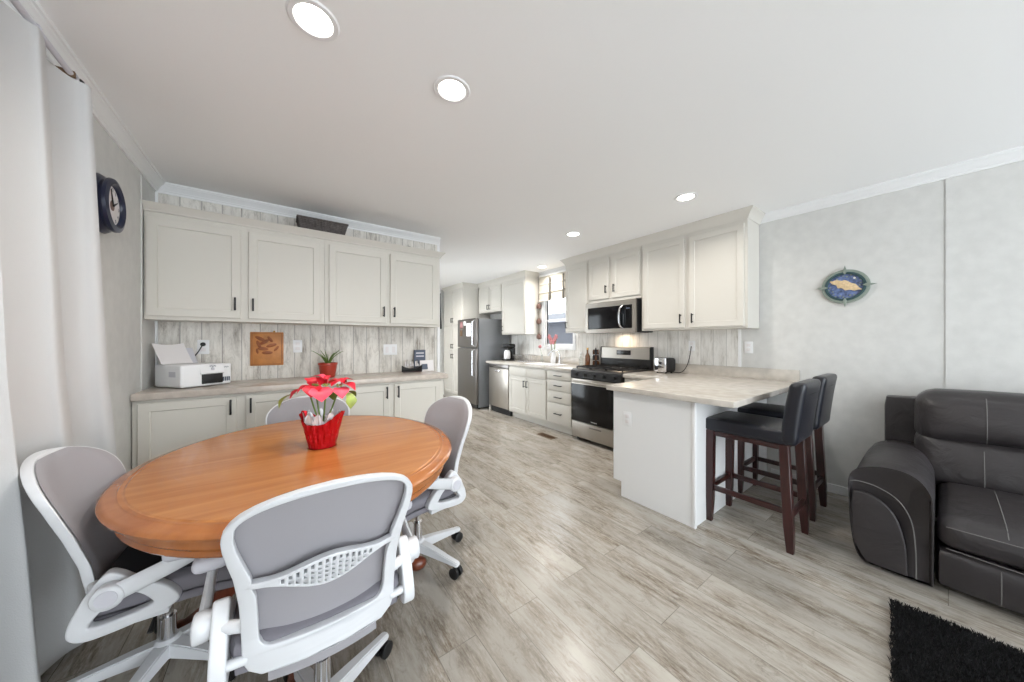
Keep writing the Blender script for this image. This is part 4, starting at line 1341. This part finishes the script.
    def bandtop(x): return .698 + .019 * math.cos(min(1, abs(x) / (.15 * ws)) * PI) + .018 * 0
    def bandbot(x): return .640 - .019 * math.cos(min(1, abs(x) / (.15 * ws)) * PI)
    def rim(z, w0): return max(.01, hw(z) * ws - w0)
    # upper opening
    up = []
    n = 28
    xa = rim(.70, .036)
    for i in range(n + 1):
        x = -xa + 2 * xa * i / n; up.append((x, bandtop(x)))
    for i in range(1, n + 1):
        z = bandtop(xa) + (.84 - bandtop(xa)) * i / n; up.append((rim(z, .036 - .014 * i / n), z))
    xt = rim(.84, .022)
    for i in range(1, 29):
        a = i / 29 * PI; up.append((xt * math.cos(a), .84 + .082 * math.sin(a)))
    for i in range(n, 0, -1):
        z = bandtop(xa) + (.84 - bandtop(xa)) * i / n; up.append((-rim(z, .036 - .014 * i / n), z))
    low = []
    zb_ = .475
    for i in range(n + 1):
        x = xa - 2 * xa * i / n; low.append((x, bandbot(x)))
    for i in range(1, 9):
        z = bandbot(xa) + (zb_ + .03 - bandbot(xa)) * i / 8; low.append((-rim(z, .037), z))
    xb = rim(zb_, .037)
    for i in range(1, 6):
        a = PI + i / 6 * PI / 2; low.append((-xb + .03 + .03 * math.cos(a), zb_ + .03 + .03 * math.sin(a)))
    for i in range(0, 11): low.append((-xb + .03 + (2 * xb - .06) * i / 10, zb_))
    for i in range(1, 6):
        a = -PI / 2 + i / 6 * PI / 2; low.append((xb - .03 + .03 * math.cos(a), zb_ + .03 + .03 * math.sin(a)))
    for i in range(0, 8):
        z = zb_ + .03 + (bandbot(xa) - zb_ - .03) * i / 8; low.append((rim(z, .037), z))
    holes = []
    for k in range(14):
        x = -.105 + k * .21 / 13
        lo, hi = bandbot(x) + .009, bandtop(x) - .009
        nn = max(1, int((hi - lo) / .0145))
        st = (hi - lo) / nn
        for j in range(nn):
            z0_ = lo + j * st + .0015; z1_ = lo + (j + 1) * st - .003
            holes.append([(x * ws - .0033, z0_), (x * ws + .0033, z0_), (x * ws + .0033, z1_), (x * ws - .0033, z1_)])
    b = fill2d([outer, up, low] + holes, .018, .004, 2)
    mb = MB(); mb.merge(b)
    bmesh.ops.triangulate(mb.bm, faces=mb.bm.faces[:])
    for _ in range(1):
        le = [e for e in mb.bm.edges if e.calc_length() > .05]
        if le: bmesh.ops.subdivide_edges(mb.bm, edges=le, cuts=2)
    lt = lambda z: lean * (z - .5)
    for v in mb.bm.verts:
        u, z, tt_ = v.co.x, v.co.y, v.co.z
        edge = max(0, abs(u) / max(.02, hw(z) * ws) - .82) * .08
        p = backmap(u / ws, z, -tt_)
        v.co = Vector((u, p[1] - lt(z) - (.012 if .60 < z < .74 and abs(u) < .15 else 0) * (math.cos(u / .15 * PI / 2) if abs(u) < .15 else 0), z + dz))
    mb.build('back_frame', 'chairw', t, sharp=40)
    # mesh fabric
    mb = MB()
    def mf(u, v):
        z = .372 + (.932 - .372) * (1 - (1 - v) ** 1.3)
        x = (2 * u - 1) * max(.004, hw(z) * ws - .009)
        p = backmap(x / ws, z, 0)
        edge = 1 - min(1, (abs(x) / max(.01, hw(z) * ws - .009)))
        if z < .43: return (x * .97, p[1] - lt(z) - .004 + .02 * (z - .372) / .058 , z + dz)
        return (x, p[1] - lt(z) + .016 + .010 * min(1, edge * 5) * (1 if v < .93 else max(0, (1 - v) / .07)), z + dz)
    mb.grid(26, 34, mf)
    bmesh.ops.solidify(mb.bm, geom=mb.bm.faces[:], thickness=.004)
    mb.build('mesh_back', 'chairmesh', t)
    # side brackets (rounded triangular loops), arms
    for sg in (-1, 1):
        X = sg * (.238 * ws)
        loop = smooth_path([(-.075, .590, 0), (-.112, .545, 0), (-.135, .50, 0), (-.152, .455, 0), (-.150, .418, 0), (-.11, .398, 0), (-.01, .408, 0), (.065, .426, 0), (.090, .452, 0), (.055, .505, 0), (-.01, .548, 0), (-.045, .580, 0)], 5, True)
        hole = smooth_path([(-.055, .508, 0), (-.085, .478, 0), (-.108, .446, 0), (-.098, .436, 0), (-.04, .440, 0), (.018, .452, 0), (.026, .464, 0), (.0, .498, 0), (-.03, .515, 0)], 5, True)
        b = fill2d([[(p.x, p.y) for p in loop], [(p.x, p.y) for p in hole]], .022, .007, 3)
        mb = MB()
        # XY plane -> YZ plane at x = X
        mb.merge(b, Matrix(((0, 0, 1, X), (1, 0, 0, 0), (0, 1, 0, dz), (0, 0, 0, 1))))
        mb.box(min(X, sg * .14), max(X, sg * .14), -.03, .06, .398 + dz, .418 + dz, .004)
        br_ = mb.build('side_bracket', 'chairw', t, sharp=50)
        # upright joining the bracket with the back frame
        MB().tube([(X, -.095, .535 + dz), (sg * .188 * ws, -.118 - lt(.535), .535 + dz)], [.017, .015], 14).build('joint', 'chairw', t)
        MB().tube([(X, -.13, .455 + dz), (sg * .18 * ws, -.13, .45 + dz)], [.013, .012], 12).build('joint', 'chairw', t)
        X2 = sg * (.278 * ws)
        ar = MB()
        ap = smooth_path([(X2, -.07, .53 + dz), (X2, .02, .558 + dz), (X2, .11, .590 + dz), (X2 - sg * .01, .165, .612 + dz)], 5)
        ar.tube(ap, [.029 - .005 * i / (len(ap) - 1) for i in range(len(ap))], 14, flat=(1, .45))
        ar.tube([(X2 - sg * .022, -.06, .533 + dz), (X2 - sg * .005, -.06, .533 + dz), (X2 + sg * .012, -.06, .533 + dz), (X2 + sg * .016, -.06, .533 + dz)], [.034, .037, .037, .033], 28)
        am = ar.build('armrest', 'chairw', t, sharp=50)
        MB().tube([(X2 + sg * .014, -.06, .533 + dz), (X2 + sg * .0185, -.06, .533 + dz)], [.025, .024], 24).build('pivot_cap', 'padgrey', am)
        MB().puff(X2 - .044, X2 + .044, .06, .22, .602 + dz, .645 + dz, .020, 7, (0, 0, .004)).build('arm_pad', 'padgrey', am)
    return t
office_chair('white office chair in front, its perforated back turned to the camera', (.118, 1.215), 89.2, 0.0, 1.0, .13, 16)
office_chair('white office chair at the curtain end of the table with a dark seat pad', (-.345, 1.80), -3, -.033, 1.0, .07, 35)
office_chair('white office chair at the right end of the table, facing the curtain', (.66, 1.83), 190.4, -.017, 1.0, .06, 34)
office_chair('white office chair behind the poinsettia, mostly hidden by the table', (.165, 2.53), -97, -.06, 1.15, .0, 0)
# dark seat pad on the chair by the curtain
mb = MB().puff(-.205, .205, -.12, .24, .512, .543, .014, 8, (0, 0, .008))
o = mb.build('seat_cushion', 'seatpad'); o.location = (-.345, 1.80, -.033); o.rotation_euler = (0, 0, R(-93))
tag(o, 'thin navy-black cushion on the seat of the chair by the curtain', 'cushion')

# ------------------------------------------------------------------ bar stools
def bar_stool(label, x, y, rz):
    t = thing('bar_stool', label, 'bar stool', (x, y, 0), rz, 'black leather bar stools at the peninsula')
    sw = .20
    MB().puff(-sw, sw, -.22, .24, .645, .74, .022, 8, (0, 0, .010)).build('seat', 'leather', t)
    def bf(p): 
        k = (p.z - .62)
        return (p.x, p.y - .14 * k * max(0, k) - .06 * k, p.z)
    MB().puff(-sw, sw, -.265, -.185, .65, 1.035, .025, 12, (0, .006, .0), bf).build('backrest', 'leather', t)
    mb = MB()
    for z in (.82, .89, .96):
        for s_ in (-1, 1):
            yy = bf(Vector((0, -.1865 if s_ > 0 else -.2635, z)))[1]
            mb.tube([(-sw + .025, yy, z), (0, yy + s_ * .005, z), (sw - .025, yy, z)], .0022, 6)
    mb.build('seam', 'blackmat', t)
    def leg(cx, y0, y1, top, wt=.024, wb=.017):
        mb = MB()
        A = [mb.bm.verts.new((cx + a * wb, y1 + b * wb, 0)) for a, b in ((-1, -1), (1, -1), (1, 1), (-1, 1))]
        Mi = [mb.bm.verts.new((cx + a * wt, y1 + (y0 - y1) * .25 + b * wt, .16)) for a, b in ((-1, -1), (1, -1), (1, 1), (-1, 1))]
        B = [mb.bm.verts.new((cx + a * wt, y0 + b * wt, top)) for a, b in ((-1, -1), (1, -1), (1, 1), (-1, 1))]
        for P, Q in ((A, Mi), (Mi, B)):
            for i in range(4): mb.bm.faces.new((P[i], P[(i + 1) % 4], Q[(i + 1) % 4], Q[i]))
        mb.bm.faces.new(A); mb.bm.faces.new(B)
        bmesh.ops.bevel(mb.bm, geom=mb.bm.edges[:], offset=.002, segments=1, affect='EDGES')
        return mb.build('leg', 'stoolleg', t)
    for cx in (-.17, .17):
        leg(cx, .205, .215, .65)
        leg(cx, -.205, -.235, .65)
        MB().box(cx - .011, cx + .011, -.225, .21, .225, .26, .003).build('side_rail', 'stoolleg', t)
    MB().box(-.155, .155, .199, .221, .225, .26, .003).build('footrest', 'stoolleg', t)
    MB().box(-.155, .155, -.238, -.216, .195, .23, .003).build('back_rail', 'stoolleg', t)
    MB().box(-.185, .185, -.215, .22, .615, .646, .003).build('seat_frame', 'stoolleg', t)
    return t
bar_stool('black leather bar stool nearer the camera, tucked under the bar', 2.675, .80, R(0))
bar_stool('black leather bar stool against the grey wall, behind the nearer stool', 3.26, .81, R(0))

# ------------------------------------------------------------------ sofa
t = thing('sofa', 'charcoal leather reclining sofa with pale stitching against the right wall', 'sofa', (2.70, -.60, 0))
# local: x into the wall, y toward +Y ; build in world-like offsets
def W(x, y, z): return (x - 2.70, y + .60, z)
def sofa_arm(y0, y1, flip):
    ym = (y0 + y1) / 2; hwd = (y1 - y0) / 2
    mb = MB()
    outer_ = 1 if not flip else -1
    def fn(u, v):
        # u around the arch (0 outer bottom -> 1 inner bottom), v along depth
        a = u
        x = 2.74 + v * .86
        # arch profile
        if a < .3:
            f = a / .3; y = -1.0 + .0 * f; z = .04 + f * .42
            y -= .10 * math.sin(f * PI * .9)
            if f < .35: y += .35 * (1 - f / .35) ** 2
        elif a < .8:
            f = (a - .3) / .5; th = PI * (1 - f)
            y = math.cos(th) * 1.02; z = .46 + .135 * math.sin(th) ** .8
        else:
            f = (a - .8) / .2; y = 1.0; z = .46 - f * .42
        sag = .02 * math.sin(v * PI * 1.2)
        if z > .46: z += sag + .012 * math.sin(v * 18 + y * 3) * .4
        return W(x, ym - outer_ * -1 * -y * hwd * -1 if False else ym - outer_ * y * hwd * -1 * -1, z)
    mb.grid(40, 18, fn)
    bm_ = mb.bm
    bm_.verts.ensure_lookup_table()
    mb2 = mb
    return mb2
def arm_profile(f):
    """closed arch outline (y in -1..1, z) ; -1 = outer side"""
    pts = [(-.66, .02), (-.84, .05), (-.97, .12), (-1.06, .25), (-1.10, .38), (-1.10, .46), (-1.02, .505), (-.82, .54), (-.45, .565), (-.05, .575), (.35, .57), (.70, .54), (.93, .48), (1.0, .41), (1.0, .2), (1.0, .02)]
    return pts
def build_arm(y_out, y_in):
    yc = (y_out + y_in) / 2; h = (y_in - y_out) / 2     # y = yc + h*p (p=-1 outer)
    P = smooth_path([(a, b, 0) for a, b in arm_profile(0)], 4)
    n = len(P)
    mb = MB()
    rings = []
    secs = [(2.735, .90), (2.715, .96), (2.715, 1.0), (2.76, 1.015), (2.95, 1.0), (3.15, .985), (3.35, .97), (3.55, .96), (3.62, .90)]
    for i, (x, sc) in enumerate(secs):
        ring = []
        for p in P:
            yy = p.x * (sc if p.y > .1 else min(sc, 1)); zz = p.y
            if p.y > .45: zz = .45 + (p.y - .45) * (1 if i > 1 else .72 + .14 * i) + .015 * math.sin(i * 1.3)
            ring.append(mb.bm.verts.new(W(x, yc + h * yy, zz)))
        rings.append(ring)
    for A, B in zip(rings[:-1], rings[1:]):
        for k in range(n - 1): mb.bm.faces.new((A[k], A[k + 1], B[k + 1], B[k]))
        mb.bm.faces.new((A[-1], A[0], B[0], B[-1]))
    mb.bm.faces.new(rings[0]); mb.bm.faces.new(rings[-1][::-1])
    a = mb.build('arm', 'couch', t, sharp=60)
    # raised front panel and its piping
    fp = smooth_path([(-.60, .03, 0), (-.93, .13, 0), (-1.0, .28, 0), (-.99, .38, 0), (-.90, .42, 0), (-.40, .41, 0), (.10, .34, 0), (.36, .2, 0), (.42, .03, 0)], 5)
    mb = MB()
    poly = [(yc + h * p.x + .60, p.y) for p in fp]
    b = fill2d([poly], .010, .006, 2)
    mb.merge(b, Matrix(((0, 0, 1, .012), (1, 0, 0, 0), (0, 1, 0, 0), (0, 0, 0, 1))))
    mb.build('front_panel', 'couch', a)
    st = smooth_path([(-1.05, .465, 0), (-.80, .475, 0), (-.30, .465, 0), (.20, .42, 0), (.50, .33, 0), (.60, .2, 0), (.62, .03, 0)], 5)
    MB().tube([W(2.711, yc + h * p.x, p.y) for p in st], .0025, 6).build('piping', 'stitch', a)
    return a
build_arm(.335, .045)
build_arm(-1.575, -1.285)
MB().puff(*[v for v in (.90, 1.06, -.95, .88, .08, .885)], .03, 8).build('back_shell', 'couch', t)
for (ya, yb) in ((.04, -.62), (-.62, -1.28)):
    y0, y1 = yb + .60 + .003, ya + .60 - .003
    MB().puff(.02, .80, y0, y1, .23, .375, .05, 12, (.02, .0, .03), lambda p: (p.x, p.y, p.z + .05 * (p.x / .8))).build('seat_cushion', 'couch', t)
    cs_ = LAST[0]
    MB().tube(smooth_path([(.004, y0 + .03, .352), (-.012, (y0 + y1) / 2, .358), (.004, y1 - .03, .352)], 8), .0022, 6).build('piping', 'stitch', cs_)
    MB().tube(smooth_path([(.004, y0 + .03, .245), (-.012, (y0 + y1) / 2, .24), (.004, y1 - .03, .245)], 8), .0022, 6).build('piping', 'stitch', cs_)
    for yy in (y0 + (y1 - y0) * .30, y0 + (y1 - y0) * .72):
        MB().tube(surf_line(cs_, [(x, yy - .02 + .02 * x, 1.0) for x in [.03 + k * .03 for k in range(20)]], (0, 0, -1)), .002, 6).build('stitch_line', 'stitch', cs_)
    MB().puff(.025, .60, y0, y1, .03, .225, .03, 8, (.015, 0, 0)).build('footrest', 'couch', t)
    ft = LAST[0]
    for yy in (y0 + (y1 - y0) * .72,):
        MB().tube(surf_line(ft, [(-1, yy, .045 + .01 * k) for k in range(17)], (1, 0, 0)), .002, 6).build('stitch_line', 'stitch', ft)
    # back cushions: lower lumbar and upper pillow
    by1 = y1 + (.10 if ya > 0 else 0); by0 = y0
    lb = MB().puff(.62, .92, by0, by1, .38, .70, .07, 12, (.04, .0, .03), lambda p: (p.x + .25 * (p.z - .4), p.y, p.z)).build('lumbar_cushion', 'couch', t)
    ub = MB().puff(.66, .96, by0, by1, .63, .955, .09, 14, (.05, .0, .015), lambda p: (p.x + .18 * (p.z - .6), p.y, p.z + .02 * math.sin((p.y - by0) * 5) * (1 if p.z < .8 else 0))).build('head_pillow', 'couch', t)
    for yy in (by0 + (by1 - by0) * .64,):
        MB().tube(surf_line(ub, [(-1, yy, .66 + .011 * k) for k in range(26)], (1, 0, 0)), .002, 6).build('stitch_line', 'stitch', ub)
        MB().tube(surf_line(lb, [(-1, yy + .01, .42 + .0125 * k) for k in range(18)], (1, 0, 0)), .002, 6).build('stitch_line', 'stitch', lb)
mb = MB()
for x in (.1, .85):
    for y in (-.9, .8): mb.cyl((x, y, 0), (x, y, .06), .03)
mb.build('feet', 'blackmat', t)

# ------------------------------------------------------------------ shag rug
t = thing('shag_rug', 'black shaggy area rug in front of the sofa', 'rug', (1.719, -.716, 0), R(4))
MB().box(-.76, .76, -.82, .82, 0, .012, .004).build('backing', 'rug', t)
mb = MB()
rs = random.Random(9)
vs, fs = [], []
for k in range(60000):
    x = rs.uniform(-.1, .77) if k % 6 else rs.uniform(-.765, -.1); y = rs.uniform(0, .832) if k % 5 else rs.uniform(-.82, 0)
    h = rs.uniform(.012, .024); a = rs.uniform(0, 2 * PI); ln = rs.uniform(.0, .014); b_ = rs.uniform(0, 2 * PI); w_ = .0022
    dx, dy = math.cos(a) * w_, math.sin(a) * w_
    i = len(vs)
    vs += [(x - dx, y - dy, .010), (x + dx, y + dy, .010), (x + dx + math.cos(b_) * ln * .5, y + dy + math.sin(b_) * ln * .5, .01 + h * .6), (x + math.cos(b_) * ln, y + math.sin(b_) * ln, .01 + h)]
    fs += [(i, i + 1, i + 2), (i, i + 2, i + 3)]
me = bpy.data.meshes.new('pile'); me.from_pydata(vs, [], fs); me.materials.append(M['rug'])
o = bpy.data.objects.new('pile', me); COL.objects.link(o); o.parent = t; o['kind'] = 'stuff'

# ------------------------------------------------------------------ curtain and rod
t = thing('curtain_rod', 'dark curtain rod with round finial high on the left wall', 'curtain rod', (XL + .077, 1.2, 2.37))
MB().tube([(0, -1.3, 0), (0, .95, 0)], .010, 12).build('rod', 'padgrey', t)
b_ = bmesh.new(); bmesh.ops.create_uvsphere(b_, u_segments=16, v_segments=10, radius=.02); MB().merge(b_, Matrix.Translation((0, .965, 0))).build('finial', 'blackmat', t)
rg = [(.012 * math.cos(k * PI / 4), 0, .012 * math.sin(k * PI / 4)) for k in range(8)]
for k in range(8):
    MB().tube([(x * 1.35, -.9 + k * .26, z * 1.35 - .004) for x, _, z in rg], .0025, 6, closed=True).build('ring', 'padgrey', t)
mb = MB(); mb.box(-.076, .012, .90, .915, -.012, .012, .003); mb.box(-.076, .012, -.9, -.885, -.012, .012, .003); mb.build('bracket', 'bronze', t)
def curt(u, v):
    z = .02 + v * 2.335
    K = [(0.0, 2.56), (.60, 2.44), (1.16, 2.31), (1.9, 2.22), (2.5, 2.15)]
    for (za, a_), (zb, b_) in zip(K[:-1], K[1:]):
        if z <= zb:
            yb = a_ + (b_ - a_) * (z - za) / (zb - za); break
    ya = .20
    y = ya + (yb - ya) * u
    ph = u * 2 * PI * 6.8 + 3.3
    dn = 1 - v
    amp = .034 + .006 * dn
    return (XL + .072 + amp * math.sin(ph + .5 * math.sin(u * 11)) + .012 * math.sin(ph * .43 + 1), y + .02 * math.sin(ph * 2 + 1 + dn), z)
mb = MB(); mb.grid(160, 40, curt)
bmesh.ops.solidify(mb.bm, geom=mb.bm.faces[:], thickness=.002)
tag(mb.build('curtain', 'curtain', sharp=180), 'long pale linen curtain over the left window', 'curtain')
